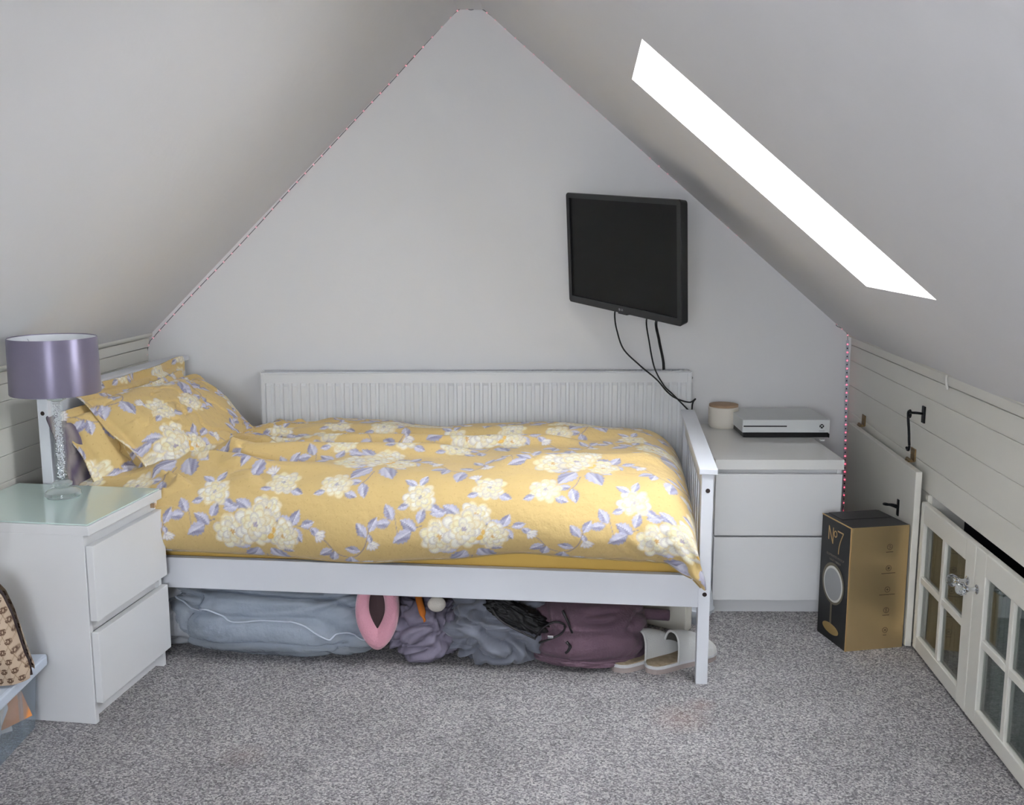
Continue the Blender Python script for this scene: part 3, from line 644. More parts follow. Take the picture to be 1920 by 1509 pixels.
# ------------------------------------------------------------------ pillows
def pillow(name, W, H, T, uo, so, loc, ex, ey, label, group, stripes=False, bend=0, seed=1, rot=0, fl=.035, sag=0):
    nx_, ny_ = 240, 170
    a = np.linspace(-1, 1, nx_); b = np.linspace(-1, 1, ny_); A, B = np.meshgrid(a, b)
    # inset body, flat flange outside
    fx = 1-fl/(W/2); fy = 1-fl/(H/2)
    ax = np.clip(np.abs(A)/fx, 0, 1); by = np.clip(np.abs(B)/fy, 0, 1)
    th = T/2*((1-ax**2.6)*(1-by**2.6))**.42
    X = A*W/2*(1-.055*(1-np.abs(B)**2)*0-.05*(B**2)*(np.abs(A)**3)*-.4); Y = B*H/2*(1-.07*(1-A**4)*np.abs(B)**2+.05*np.abs(A)**4)
    X = X*(1-.05*(1-B**4)*np.abs(A)**3); cn = (np.abs(A)**8*np.abs(B)**8); X = X*(1-.045*cn); Y = Y*(1-.09*cn)
    gx = a[::5]; gy = b[::5]
    G = np.array([[fbm(x*1.3*W*2+seed*3.1, y*1.6*H*2, seed, 1.7, 4) for x in gx] for y in gy])
    t = np.array([np.interp(a, gx, r_) for r_ in G]); G = np.array([np.interp(b, gy, t[:, k]) for k in range(nx_)]).T
    rimw = np.clip(np.maximum(ax, by), 0, 1)**4
    wav = .010*rimw*np.sin(A*9+seed)*np.cos(B*7+seed*2)
    cr = -.010*np.clip(.12-np.abs(G), 0, .12)/.12*(1-rimw*.6)
    faces = []
    for sgn in (1, -1):
        Z = sgn*(th+cr*np.where(th > .004, 1, 0)+.006*G*(th > .004)+.0012)+wav-bend*(A**2)*.5-sag*np.clip(-A, 0, 1)**2
        Pg = np.stack([X, Y, Z], -1); faces.append(Pg)
    fr = faces[0]; bk = faces[1][:, ::-1]
    me1 = grid_mesh(name, fr); me2 = grid_mesh(name, bk)
    u = W/2+X+uo; s = Y+so
    c1 = floral(u, s).reshape(-1, 3)
    if stripes:
        sx = (X[:, ::-1]+.35*Y[:, ::-1]+.01*np.sin(Y*24))*150
        k = (.5+.5*np.sin(sx))[..., None]; k2 = (.5+.5*np.sin(sx*.37+1))[..., None]
        c2 = (np.array(srgb('#8f8684'))*(1-k)+np.array(srgb('#5c5263'))*k)*(.8+.3*k2); c2 = c2.reshape(-1, 3); c1 = c2
    else: c2 = floral(u[:, ::-1]+.2, s[:, ::-1]+.31).reshape(-1, 3)
    vcolor(me1, c1); vcolor(me2, c2)
    bm = bmesh.new(); bm.from_mesh(me1); bm.from_mesh(me2)
    bmesh.ops.remove_doubles(bm, verts=[v for v in bm.verts if v.is_boundary], dist=.0028)
    me = bpy.data.meshes.new(name); bm.to_mesh(me); bm.free()
    o = link(me, name, FLORAL, None, True)
    ex = Vector(ex).normalized(); ey = Vector(ey); ey = (ey-ex*ey.dot(ex)).normalized(); ez = ex.cross(ey)
    L = Matrix(((ex.x, ey.x, ez.x, loc[0]), (ex.y, ey.y, ez.y, loc[1]), (ex.z, ey.z, ez.z, loc[2]), (0, 0, 0, 1)))
    o.matrix_world = Matrix.Translation(BO) @ Matrix.Rotation(BR, 4, 'Z') @ L
    tag(o, label, 'pillow', group); return o
# local x -> across the bed, local y -> up the slope, local z -> towards the room
PG = 'pillows against the headboard'
pillow('pillow', .72, .48, .19, .05, .42, (-1.715, .445, .632), (.13, .99, -.03), (-.60, .06, .56), 'plump yellow floral pillow, frontmost and largest in view', PG, seed=2)
pillow('pillow', .76, .48, .12, .33, .10, (-1.770, .395, .590), (.06, .99, .03), (-.44, -.02, .76), 'middle yellow floral pillow, half covered by the plump one', PG, seed=5, sag=.05)
pillow('pillow', .76, .44, .07, .33, .10, (-1.855, .362, .570), (.03, .99, .02), (-.22, -.02, .85), 'grey and mauve striped pillow curving down beside the lamp stem', PG, stripes=True, seed=6, sag=.03)
pillow('pillow', .70, .44, .09, .18, .25, (-1.890, .545, .622), (.02, .99, .02), (-.16, 0, .95), 'rearmost floral pillow, a sliver peeping above the others', PG, seed=8)
# ------------------------------------------------------------------ television on a swing arm
TW, THt = .70, .42
tv = empty('television', (.388, 3.742, 1.224)); tv.rotation_euler = (Matrix.Rotation(-1.0645, 3, 'Z') @ Matrix.Rotation(.0925, 3, 'X') @ Matrix.Rotation(.0665, 3, 'Y')).to_euler()
tag(tv, 'black flat television angled out from the back wall on an arm', 'television')
def rrect(w, h, r, n=5):
    out = []
    for cx_, cz_, a0 in ((w/2-r, h/2-r, 0), (-w/2+r, h/2-r, 90), (-w/2+r, -h/2+r, 180), (w/2-r, -h/2+r, 270)):
        for k in range(n+1): a = R(a0+90*k/n); out.append((cx_+r*math.cos(a), cz_+r*math.sin(a)))
    return out
MX = Matrix.Rotation(R(90), 4, 'X')
bm = bmesh.new()
o_ = rrect(TW, THt, .012); i_ = rrect(TW-.040, THt-.044, .002); i_ = [(x, z+.004) for x, z in i_]
n = len(o_)
Vo = [bm.verts.new((x, 0, z)) for x, z in o_]; Vi = [bm.verts.new((x, 0, z)) for x, z in i_]; Vd = [bm.verts.new((x, .006, z)) for x, z in i_]; Vb = [bm.verts.new((x*.985, .034, z*.98)) for x, z in o_]; Vm = [bm.verts.new((x, .004, z)) for x, z in rrect(TW+.003, THt+.003, .013)]
for k in range(n):
    k2 = (k+1) % n
    bm.faces.new((Vo[k2], Vo[k], Vi[k], Vi[k2])); bm.faces.new((Vi[k2], Vi[k], Vd[k], Vd[k2])); bm.faces.new((Vo[k], Vo[k2], Vm[k2], Vm[k])); bm.faces.new((Vm[k], Vm[k2], Vb[k2], Vb[k]))
bm.faces.new(Vb); bmesh.ops.recalc_face_normals(bm, faces=bm.faces)
finish(bm, 'casing', mat('tv_casing', '#1a1b1e', .32), tv)
bm = bmesh.new(); vs = [bm.verts.new((x, .005, z)) for x, z in i_]; vb = [bm.verts.new((x, .009, z)) for x, z in i_]; bm.faces.new(vs[::-1]); bm.faces.new(vb)
for k in range(n): bm.faces.new((vs[k], vs[(k+1) % n], vb[(k+1) % n], vb[k]))
finish(bm, 'screen', SCREEN, tv)
bm = bmesh.new(); add_box(bm, -.22, .22, .032, .058, -.13, .12, .008); finish(bm, 'rear_housing', BLACK, tv)
LOGO = mat('logo_grey', '#8b8f92', .4)
bm = bmesh.new(); add_lathe(bm, [(.0048, 0), (.0048, .0006)], 20); bmesh.ops.transform(bm, matrix=Matrix.Translation((-.008, -.0002, -.1985)) @ MX, verts=bm.verts); finish(bm, 'logo_disc', LOGO, tv)
t_ = link(text_mesh('LG', .0105, .0003, True), 'logo_text', LOGO, tv); t_.matrix_local = Matrix.Translation((.008, -.0004, -.1985)) @ MX
box('sensor_bump', BLACK, -.025, .03, .004, .022, -.2165, -.205, tv, bev=.002)
bm = bmesh.new(); add_box(bm, -.06, .06, .057, .064, -.06, .06); finish(bm, 'mount_plate', BLKMET, tv)
arm = empty('wall_bracket', (.56, 4.105, 1.22), R(1.15)); tag(arm, 'black swing-arm bracket fixing the television to the wall', 'bracket')
box('wall_plate', BLKMET, -.04, .04, -.013, 0, -.09, .09, arm, bev=.002)
tube('arm', BLKMET, [(0, -.012, 0), (.03, -.10, 0), (-.055, -.300, 0)], .012, arm, n=0)

# cables from the television
CAB = mat('black_cable', '#0e0e10', .45)
c1 = tube('cable', CAB, [(.391, 3.90, 1.02), (.393, 3.93, .985), (.403, 3.94, .934), (.430, 3.94, .862), (.493, 3.94, .800), (.560, 3.94, .744), (.602, 3.94, .696), (.640, 3.94, .669), (.690, 3.94, .655), (.712, 3.94, .668), (.703, 3.95, .645), (.70, 3.95, .57)], .0030)
tag(c1, 'thin black cable, leftmost of the three hanging under the television', 'cable')
c2 = tube('cable', CAB, [(.512, 3.76, 1.03), (.513, 3.92, .975), (.528, 3.945, .893), (.551, 3.945, .790), (.587, 3.93, .723), (.62, 3.93, .690), (.655, 3.93, .655), (.70, 3.94, .61)], .0030)
tag(c2, 'thin black cable crossing another below the middle of the television', 'cable')
c3 = tube('cable', CAB, [(.575, 3.76, 1.02), (.565, 4.02, .965), (.583, 4.06, .883), (.604, 4.07, .79), (.606, 4.075, .70)], .0055)
tag(c3, 'thicker straight black cable dropping behind the right end of the radiator', 'cable')

# ------------------------------------------------------------------ jar and console on the chest
jr = empty('lidded_jar', (.832, 3.985, .55)); tag(jr, 'white ceramic jar with a wooden lid on the chest', 'jar')
lathe('body', mat('cream_ceramic', '#e3ddd2', .55, bump=(40, .002)), [(.0, 0), (.050, 0), (.056, .006), (.058, .02), (.059, .079), (.056, .082), (.0, .082)], 48, jr, cap=False)
lid = lathe('lid', mat('pale_wood', '#b09478', .6, mottle=(18, .2, '#9b7f64')), [(.0, .082), (.0555, .082), (.057, .084), (.0565, .0905), (.052, .092), (.0, .092)], 48, jr, cap=False)
gc = empty('game_console', (.859, 3.765, .5505), R(-.3)); tag(gc, 'flat white games console with a black base on the chest', 'console')
CW = mat('console_white', '#dfe2e2', .5); BW, BD = .325, .262
box('base', BLACK, .004, BW-.004, .003, BD-.004, 0, .0195, gc, bev=.002)
bm = bmesh.new(); add_box(bm, 0, BW, 0, BD, .019, .067, .0015); finish(bm, 'shell', CW, gc)
box('disc_slot', BLACK, .004, .165, -.0008, .002, .0405, .0450, gc)
box('power_button', mat('button_white', '#cfd2d3', .4), BW-.040, BW-.018, -.0005, .001, .0215, .0285, gc)
bm = bmesh.new(); add_lathe(bm, [(.0085, 0), (.0085, .0006)], 24); bmesh.ops.transform(bm, matrix=Matrix.Translation((BW-.030, 0, .043)) @ MX, verts=bm.verts); finish(bm, 'logo_disc', BLACK, gc)
bm = bmesh.new()
for s_ in (1, -1): ribbon(bm, [(-.006*s_, -.006), (-.002*s_, -.0005), (.0005*s_, .002), (.006*s_, .0055)], .0016, .0006, .0010)
bmesh.ops.transform(bm, matrix=Matrix.Translation((BW-.030, 0, .043)) @ MX, verts=bm.verts); finish(bm, 'logo_cross', CW, gc)
box('vent_step', BLACK, BW-.004, BW, .0, .02, 0, .014, gc)
tg = box('charging_dongle', WHITEG, 1.130, 1.148, 3.700, 3.712, .5505, .556); tag(tg, 'tiny white plug lying just in front of the games console', 'plug')

# ------------------------------------------------------------------ LED string
LEDW = mat('led_wire', '#66696d', .5)
WP = lambda x, z, o=.006: Vector((x, 4.1+.02*x-o, z))
path = [WP(-1.452, .79), WP(-1.450, .84), WP(-1.438, .878), WP(-1.420, .897), WP(-1.395, .925)]
for k in range(1, 9): t = k/9; path.append(WP(-1.395+(1.188)*t, .925+(1.211)*t+random.uniform(-.003, .003)))
path += [WP(-.207, 2.136), WP(-.155, 2.139), WP(-.108, 2.139)]
for k in range(1, 10): t = k/10; path.append(WP(-.108+1.398*t, 2.139-1.178*t+random.uniform(-.003, .003)))
path += [WP(1.290, .961), WP(1.300, .938, .01), WP(1.322, .926, .014), WP(1.342, .908, .018), WP(1.345, .88, .022)]
led = empty('string_lights', WP(0, 2.14)); tag(led, 'string of tiny pink lights outlining the gable wall', 'string lights')
inv = -Vector(led.location)
cp = [p+inv for p in catmull(path, 8)]
bm = bmesh.new(); add_tube(bm, cp, .0014, 6); finish(bm, 'wire', LEDW, led, True)
sp = [Vector((1.345+.022*t+0, 4.105, .88-.72*t))+inv for t in np.linspace(0, 1, 12)]
bm = bmesh.new()
for a_, b_ in zip(sp, sp[1:]):
    v = [bm.verts.new(a_+Vector((-.006, 0, 0))), bm.verts.new(a_+Vector((.006, 0, 0))), bm.verts.new(b_+Vector((.006, 0, 0))), bm.verts.new(b_+Vector((-.006, 0, 0)))]
    bm.faces.new(v)
r_ = bmesh.ops.extrude_face_region(bm, geom=list(bm.faces)); bmesh.ops.translate(bm, vec=(0, .0015, 0), verts=[g for g in r_['geom'] if isinstance(g, bmesh.types.BMVert)])
bmesh.ops.recalc_face_normals(bm, faces=bm.faces); finish(bm, 'led_tape', mat('led_tape', '#b9c4cf', .4), led)
bm = bmesh.new(); bmesh.ops.create_icosphere(bm, subdivisions=1, radius=.0034)
lme = bpy.data.meshes.new('led_bead'); bm.to_mesh(lme); bm.free(); lme.materials.append(mat('led_pink', '#ff9fb0', .4, emit=('#ff5c78', 1.6)))
lm2 = lme.copy(); lm2.materials.clear(); lm2.materials.append(mat('led_pale', '#ffc4cc', .4, emit=('#ff8f9f', .8)))
rme = bpy.data.meshes.new('resistor'); bm = bmesh.new(); add_box(bm, -.002, .002, -.002, .0, -.003, .003); bm.to_mesh(rme); bm.free(); rme.materials.append(mat('resistor', '#25303a', .5))
acc = 0; last = cp[0]; nb = 0
for p in cp:
    acc += (p-last).length; last = p
    if acc > .0345:
        acc = 0; o = bpy.data.objects.new('led_bead', lm2); COL.objects.link(o); o.parent = led; o.location = p+Vector((0, -.0035, -.001)); nb += 1
for k in range(22):
    t = (k+.5)/22; p = Vector((1.345+.022*t, 4.103, .88-.72*t))+inv
    o = bpy.data.objects.new('led_bead', lme); COL.objects.link(o); o.parent = led; o.location = p
    o = bpy.data.objects.new('resistor', rme); COL.objects.link(o); o.parent = led; o.location = p+Vector((0, .0018, -.0165))

# ------------------------------------------------------------------ black and gold mirror box
ang = R(11.7); bx_ = empty('mirror_box', (1.049, 3.07, 0), ang); tag(bx_, 'black and gold mirror carton standing on the carpet by the hatch', 'box')
GOLD = mat('gold_foil', '#c9b184', .36, metal=.8); BCARD = mat('black_card', '#131316', .45); GOLDT = mat('gold_print', '#c2a06a', .4, metal=.3)
bw, bd, bh = .200, .180, .403
bm = bmesh.new(); add_box(bm, 0, bw, 0, bd, 0, bh, .0015); bm.faces.ensure_lookup_table(); bm.normal_update()
for f in bm.faces: f.material_index = 1 if f.normal.y < -.9 else 0
finish(bm, 'carton', [BCARD, GOLD], bx_)
box('lid_tuck', BCARD, .02, bw-.01, .09, .178, bh, bh+.0015, bx_)
bm = bmesh.new()
for a6 in ((-.0006, .0025, -.0008, .0025, .001, bh), (-.0008, .0014, 0, bd, bh-.003, bh+.0004), ): add_box(bm, *a6)
finish(bm, 'gold_edge', GOLDT, bx_)
# print on the black face: local plane x=0 ; reader's right = -y(local) direction -> horizontal axis h = -y
MB = Matrix(((0, 0, -1, -.0004), (-1, 0, 0, bd), (0, 1, 0, 0), (0, 0, 0, 1)))   # (h, v, out) -> local
def flat(name, m, fn, M, parent=bx_, z=.0006):
    bm = bmesh.new(); fn(bm); bmesh.ops.transform(bm, matrix=M, verts=bm.verts); bmesh.ops.recalc_face_normals(bm, faces=bm.faces); return finish(bm, name, m, parent)
def strokes(bm):
    for p in ([(.047, .330), (.047, .375)], [(.047, .375), (.074, .322)], [(.074, .322), (.074, .375)]): ribbon(bm, p, .0042, 0, .0006)
    ring_ = [(.0885+.0085*math.cos(2*math.pi*k/20), .3575+.0095*math.sin(2*math.pi*k/20)) for k in range(21)]; ribbon(bm, ring_, .0035, 0, .0006)
    ribbon(bm, [(.101, .371), (.137, .371)], .0042, 0, .0006); ribbon(bm, [(p.x, p.y) for p in catmull([(.136, .371, 0), (.122, .345, 0), (.114, .322, 0), (.111, .298, 0)], 5)], .0042, 0, .0006)
flat('brand_numerals', GOLDT, strokes, MB)
GT2 = mat('dim_print', '#6d675c', .5)
for s, sz, v in (('ILLUMINATED MAKEUP', .0105, .283), ('VANITY MIRROR', .0095, .268)):
    t_ = link(text_mesh(s, sz, .0003), 'caption', GT2, bx_); t_.matrix_local = MB @ Matrix.Translation((.094, v, .0003))
def disc(cx_, cz_, rx, rz, z0, z1, n=48):
    return lambda bm: add_prism(bm, [(cx_+rx*math.cos(2*math.pi*k/n), cz_+rz*math.sin(2*math.pi*k/n)) for k in range(n)], z0, z1)
flat('printed_rim', mat('print_bronze', '#6b6350', .4, metal=.3), disc(.088, .193, .068, .068, 0, .0005), MB)
flat('printed_glow', mat('print_white', '#d8d9d2', .5), disc(.089, .192, .059, .059, .0005, .0008), MB)
flat('printed_glass', mat('print_grey', '#9a9c9e', .4), disc(.088, .191, .052, .052, .0008, .0011), MB)
def stand(bm):
    ribbon(bm, [(.083, .130), (.083, .052)], .010, 0, .0005)
flat('printed_stand', MATS['print_bronze'], stand, MB); flat('printed_base', mat('print_gold2', '#a68b52', .4, metal=.4), disc(.086, .042, .050, .017, .0005, .0008), MB)
# icons on the gold face (plane y=0, h = x)
MG = Matrix(((1, 0, 0, 0), (0, 0, -1, -.0004), (0, 1, 0, 0), (0, 0, 0, 1))); IC = mat('icon_brown', '#4a3826', .5)
def icon(k, v):
    def fn(bm):
        c = .135-.000*k; rg = [(c+.0088*math.cos(2*math.pi*i/24), v+.0088*math.sin(2*math.pi*i/24)) for i in range(25)]; ribbon(bm, rg, .0012, 0, .0005)
        if k == 0: ribbon(bm, [(c-.003, v-.004), (c+.004, v-.002), (c+.001, v+.005), (c-.004, v+.001)], .0016, 0, .0005)
        elif k == 1:
            for j in range(4): a = j*math.pi/4; ribbon(bm, [(c-.0055*math.cos(a), v-.0055*math.sin(a)), (c+.0055*math.cos(a), v+.0055*math.sin(a))], .001, 0, .0005)
        elif k == 2:
            ribbon(bm, [(c-.004, v), (c+.004, v)], .0014, 0, .0005); ribbon(bm, [(c, v-.004), (c, v+.004)], .0014, 0, .0005)
        elif k == 3: ribbon(bm, [(c-.001, v-.006), (c+.001, v), (c-.002, v+.002), (c+.002, v+.006)], .0018, 0, .0005)
        else:
            ribbon(bm, [(c-.004, v-.004), (c, v), (c-.003, v+.004)], .0016, 0, .0005); ribbon(bm, [(c+.004, v-.004), (c+.001, v+.001), (c+.004, v+.004)], .0016, 0, .0005)
    return fn
caps = [.024, .048, .054, .024, .012]
for k, v in enumerate((.335, .266, .196, .128, .062)):
    flat('icon', IC, icon(k, v), MG)
    flat('caption', IC, lambda bm: ribbon(bm, [(.135-caps[k]/2, v-.0165), (.135+caps[k]/2, v-.0165)], .0016, 0, .0004), MG)

# ------------------------------------------------------------------ cloth bundles and the things under the bed
BLOBP = {}
def blob(name, m, c, rad, seed, folds=.12, label=None, cat=None, sc=1.3, nu_=150, nv_=90, rz=0, sup=2.6, group=None, parent=None, grow=1.0):
    a = np.linspace(0, 2*np.pi, nu_, endpoint=False); b = np.linspace(-np.pi/2, np.pi/2, nv_)
    A, B = np.meshgrid(a, b); ca, sa = np.cos(A), np.sin(A); cb, sb = np.cos(B), np.sin(B)
    e = 2/sup; f = lambda t: np.sign(t)*np.abs(t)**e
    X = f(cb)*f(ca); Y = f(cb)*f(sa); Z = f(sb); D = np.zeros_like(X)
    for i in range(nv_):
        for j in range(nu_):
            x, y, z = ca[i, j]*cb[i, j], sa[i, j]*cb[i, j], sb[i, j]
            wx = noise.noise((x*1.1+seed, y*1.1, z*1.1))*.9; wz = noise.noise((x*1.2, y*1.2+seed, z*1.2+5))*.9
            q = abs(noise.noise((x*sc+z*.8+wx+seed*2, y*sc*.7+wz, z*sc*1.5-x*.5+wz)))*2.6          # valleys at 0 : broad round folds with creased valleys
            q2 = abs(noise.noise((x*sc*2.4+wx*2+seed, y*sc*1.5, z*sc*2.2+wx*2)))*2.6
            D[i, j] = min(1, q)**.55*.75+min(1, q2)**.6*.25
    k = grow*(1+folds*(D-.6)); X, Y, Z = X*k*rad[0], Y*k*rad[1], Z*k*rad[2]
    zc = np.maximum(c[2]+Z, .003 if c[2] > 0 else -9)
    P = np.stack([X*math.cos(rz)-Y*math.sin(rz), X*math.sin(rz)+Y*math.cos(rz), zc], -1); BLOBP[name] = P
    me = grid_mesh(name, P, wrap=True); o = link(me, name, m, parent)
    if parent is None: o.location = (c[0], c[1], 0)
    if label: tag(o, label, cat, group)
    return o
GREYC = mat('grey_jersey', '#757985', .9, bump=(14, .006), sheen=.2); PURPC = mat('mauve_grey_cotton', '#7b7687', .9, bump=(14, .006))
FLEECE = mat('mauve_fleece', '#6f5865', 1.0, bump=(160, .002), sheen=.08, mottle=(7, .2, '#604b58')); PINKF = mat('pink_fleece', '#c9909f', 1.0, bump=(180, .002), sheen=.6)
PALE = mat('pale_bedding', '#b5b9bf', .9, bump=(10, .008)); INB = mat('bagged_bedding', '#98a3b4', .9, bump=(9, .01))
FILM = bpy.data.materials.new('clear_film'); FILM.use_nodes = True
nt = FILM.node_tree; nt.nodes.clear(); o_m = nt.nodes.new('ShaderNodeOutputMaterial'); mxs = nt.nodes.new('ShaderNodeMixShader'); tr_ = nt.nodes.new('ShaderNodeBsdfTransparent'); gl = nt.nodes.new('ShaderNodeBsdfPrincipled')
gl.inputs['Base Color'].default_value = (*srgb('#c9d2dc'), 1); gl.inputs['Roughness'].default_value = .22
tcn = nt.nodes.new('ShaderNodeTexCoord'); nn = nt.nodes.new('ShaderNodeTexNoise'); nn.inputs['Scale'].default_value = 13; nn.inputs['Detail'].default_value = 5; bp = nt.nodes.new('ShaderNodeBump'); bp.inputs['Distance'].default_value = .035
nt.links.new(tcn.outputs['Object'], nn.inputs['Vector']); nt.links.new(nn.outputs['Fac'], bp.inputs['Height']); nt.links.new(bp.outputs['Normal'], gl.inputs['Normal'])
mxs.inputs['Fac'].default_value = .40; tr_.inputs['Color'].default_value = (.93, .96, 1, 1)
nt.links.new(tr_.outputs[0], mxs.inputs[1]); nt.links.new(gl.outputs[0], mxs.inputs[2]); nt.links.new(mxs.outputs[0], o_m.inputs['Surface'])

bag = empty('plastic_bag', (-.725, 3.17, 0)); tag(bag, 'large clear plastic bag of folded bedding under the bed', 'bag')
blob('bedding', INB, (0, 0, .105), (.335, .165, .102), 3, .20, sc=1.2, rz=-.10, parent=bag)
blob('film', FILM, (0, 0, .110), (.370, .190, .116), 3, .20, sc=1.2, rz=-.10, parent=bag, sup=2.9)
Pf = BLOBP['film']; pts = []
for k in range(34):
    a_ = 1.0+k/33*.78; col = int((a_ % 2)*75) % 150; row = int(62-22*k/33+2*math.sin(k*.9)); v = Vector(Pf[row, col]); pts.append(v+Vector((0, -.004, 0)))
tube('seam', mat('film_seam', '#c4ccd8', .4), pts, .0035, bag, flat=.6, n=3)
blob('folded_sheet', PALE, (-1.10, 3.27, .10), (.17, .20, .105), 11, .22, 'pale grey bedding bundled beside the nightstand under the bed', 'bedding', sc=1.3)
blob('fabric_bundle', PURPC, (-.275, 3.09, .085), (.105, .13, .092), 23, .38, 'mauve-grey crumpled cotton between pink slipper boot and big grey bundle', 'fabric', sc=1.9)
blob('fabric_bundle', GREYC, (-.05, 3.12, .095), (.165, .18, .104), 31, .40, 'large grey jersey bundle under the middle of the bed', 'fabric', sc=1.6)
fc = blob('fleece_blanket', FLEECE, (.235, 3.09, .098), (.185, .18, .105), 41, .16, 'mauve plush fleece heap left of the slippers', 'fleece', sc=1.0)
bm = bmesh.new(); add_tube(bm, catmull([(.10, -.03, .12), (.17, .00, .118), (.23, .02, .108), (.265, .02, .106)], 5), [.018]*15+[.016], 12); fs_ = finish(bm, 'tie_cord', FLEECE, fc, True)
blob('fold', FLEECE, (.0, -.035, .026), (.180, .165, .028), 44, .10, sc=1.2, parent=fc).location = (0, -.012, 0)
# pink slipper boot lying with its cuff to the room
bt = empty('slipper_boot', (-.408, 2.950, .05), R(2)); tag(bt, 'fluffy pink slipper boot with a dark opening under the bed', 'slipper')
n = 48
def ush(a, hw, hh, pinch):
    x = math.cos(a)*hw; z = math.sin(a)*hh
    if z < 0: x *= 1-pinch*(abs(z)/hh)**2
    return x, z
def bring(rows):
    P = []
    for (y, w_, h_, zc, pn) in rows:
        P.append([(ush(2*math.pi*j/n, w_, h_, pn)[0], y, zc+ush(2*math.pi*j/n, w_, h_, pn)[1]) for j in range(n)])
    return np.array(P)
o = link(grid_mesh('upper', bring([(.17, .02, .04, .11, 0), (.165, .045, .08, .115, 0), (.12, .060, .105, .12, .1), (.06, .065, .118, .12, .15), (.022, .066, .120, .12, .2), (.006, .062, .115, .12, .2), (0, .052, .102, .122, .25), (.002, .042, .090, .125, .3), (.008, .030, .074, .130, .5), (.020, .024, .066, .134, .65)]), wrap=True), 'upper', PINKF, bt)
o = link(grid_mesh('lining', bring([(.020, .024, .066, .134, .65), (.028, .023, .064, .134, .65), (.034, .018, .055, .134, .65), (.036, .0005, .0005, .134, .6)]), wrap=True), 'lining', mat('boot_lining_shade', '#4a3a3c', .95), bt)  # dark lining closes the cuff early; its colour paints the shade inside
# orange strap and cream ball glimpsed between the bundles
og = tube('strap', mat('orange_webbing', '#b4661f', .8), [(-.30, 3.10, .225), (-.288, 3.02, .205), (-.272, 2.965, .175), (-.264, 2.96, .145)], .011, flat=.35); tag(og, 'orange strap hanging between the grey bundles under the bed', 'strap')
bm = bmesh.new(); bmesh.ops.create_uvsphere(bm, u_segments=24, v_segments=16, radius=.028, matrix=Matrix.Translation((-.228, 2.97, .195)) @ Matrix.Diagonal((1, .6, .85, 1)))
cb_ = finish(bm, 'pompom', mat('cream_plush', '#c9c4ba', .95, bump=(120, .002)), None, True); tag(cb_, 'cream round pompom beside the orange strap under the bed', 'pompom')
# black bag with straps
kb = empty('black_bag', (.06, 2.955, 0)); tag(kb, 'small black bag with looped straps on the grey bundle', 'bag')
BKF = mat('black_nylon', '#0f0f12', .6, bump=(60, .002)); LT = mat('black_strap', '#131316', .5)
bb = blob('pouch', BKF, (0, 0, .0), (.095, .034, .030), 51, .50, sc=2.0, nu_=90, nv_=60, parent=kb)
for v_ in bb.data.vertices: v_.co.z = v_.co.z*1.0
bb.location = (-.045, .0, .168); bb.rotation_euler = (0, R(27), 0)
tube('strap', LT, [(-.12, -.03, .20), (-.10, -.05, .175), (-.06, -.058, .150), (-.02, -.06, .130), (.01, -.062, .115)], .005, kb, flat=.6)
tube('strap', LT, [(.01, -.062, .120), (.03, -.066, .150), (.065, -.066, .170), (.095, -.064, .160), (.088, -.064, .135), (.055, -.066, .118), (.02, -.066, .105)], .005, kb, flat=.6)
tube('strap', LT, [(.09, -.05, .20), (.105, -.062, .17), (.112, -.064, .150), (.118, -.062, .135)], .0055, kb, flat=.6)
tube('strap', LT, [(.100, -.088, .118), (.110, -.093, .105), (.104, -.096, .092), (.097, -.096, .086)], .006, kb, flat=.6)
bk = box('buckle', CHROME, .045, .062, -.074, -.069, .122, .130, kb, bev=.001)
# white storage box behind the slippers
sb_ = empty('storage_box', (.572, 3.225, 0), R(146)); tag(sb_, 'white low storage box behind the slippers under the bed', 'box')
OFFW = mat('offwhite_board', '#dedbd0', .6)
box('carcass', OFFW, 0, .30, -.05, 0, .0, .19, sb_, bev=.003); box('lid', OFFW, -.003, .303, -.053, .003, .19, .203, sb_, bev=.003)
# white dome beyond the bed post
dm_ = lathe('plastic_tub', mat('white_plastic', '#ccd2da', .35), [(.03, 0), (.042, .03), (.053, .045), (.055, .055), (.051, .060), (.050, .075), (.045, .11), (.037, .14), (.022, .158), (.0, .165)], 40, cap=False)
dm_.location = (.630, 3.325, 0); tag(dm_, 'white plastic dome-shaped tub half hidden behind the front bed post', 'tub')

# ------------------------------------------------------------------ slippers
SOLE = mat('taupe_sole', '#a79b97', .8); EDGE = mat('white_edge', '#cfd0d2', .9, bump=(200, .001)); WOOL = mat('beige_wool', '#a3937c', 1, bump=(140, .004), mottle=(60, .15, '#8f8168')); FELT = mat('grey_felt', '#cbccca', 1, bump=(220, .0012), sheen=.3)
FELT_IN = mat('slipper_lining_shade', '#5d5b56', 1, bump=(140, .003))  # darker than the felt: shade inside the slipper put into the colour
def foot(t):    # half width along the sole, 0 heel .. 1 toe, L .262
    return np.interp(t, [0, .02, .06, .12, .25, .4, .55, .72, .85, .94, .98, 1.0], [.004, .018, .028, .035, .037, .037, .040, .046, .045, .033, .020, .004])
def outline(k=1.0, inset=0, side=1):
    ts = np.r_[0, .01, .03, np.linspace(.06, .94, 22), .97, .99, 1]; L = .262
    up_ = [((t-.5)*(L-2*inset)+L/2, float(foot(t))*k-inset+side*.004*math.sin(t*math.pi)) for t in ts]; dn = [((t-.5)*(L-2*inset)+L/2, -float(foot(t))*k+inset+side*.004*math.sin(t*math.pi)) for t in ts]
    return dn+up_[::-1]
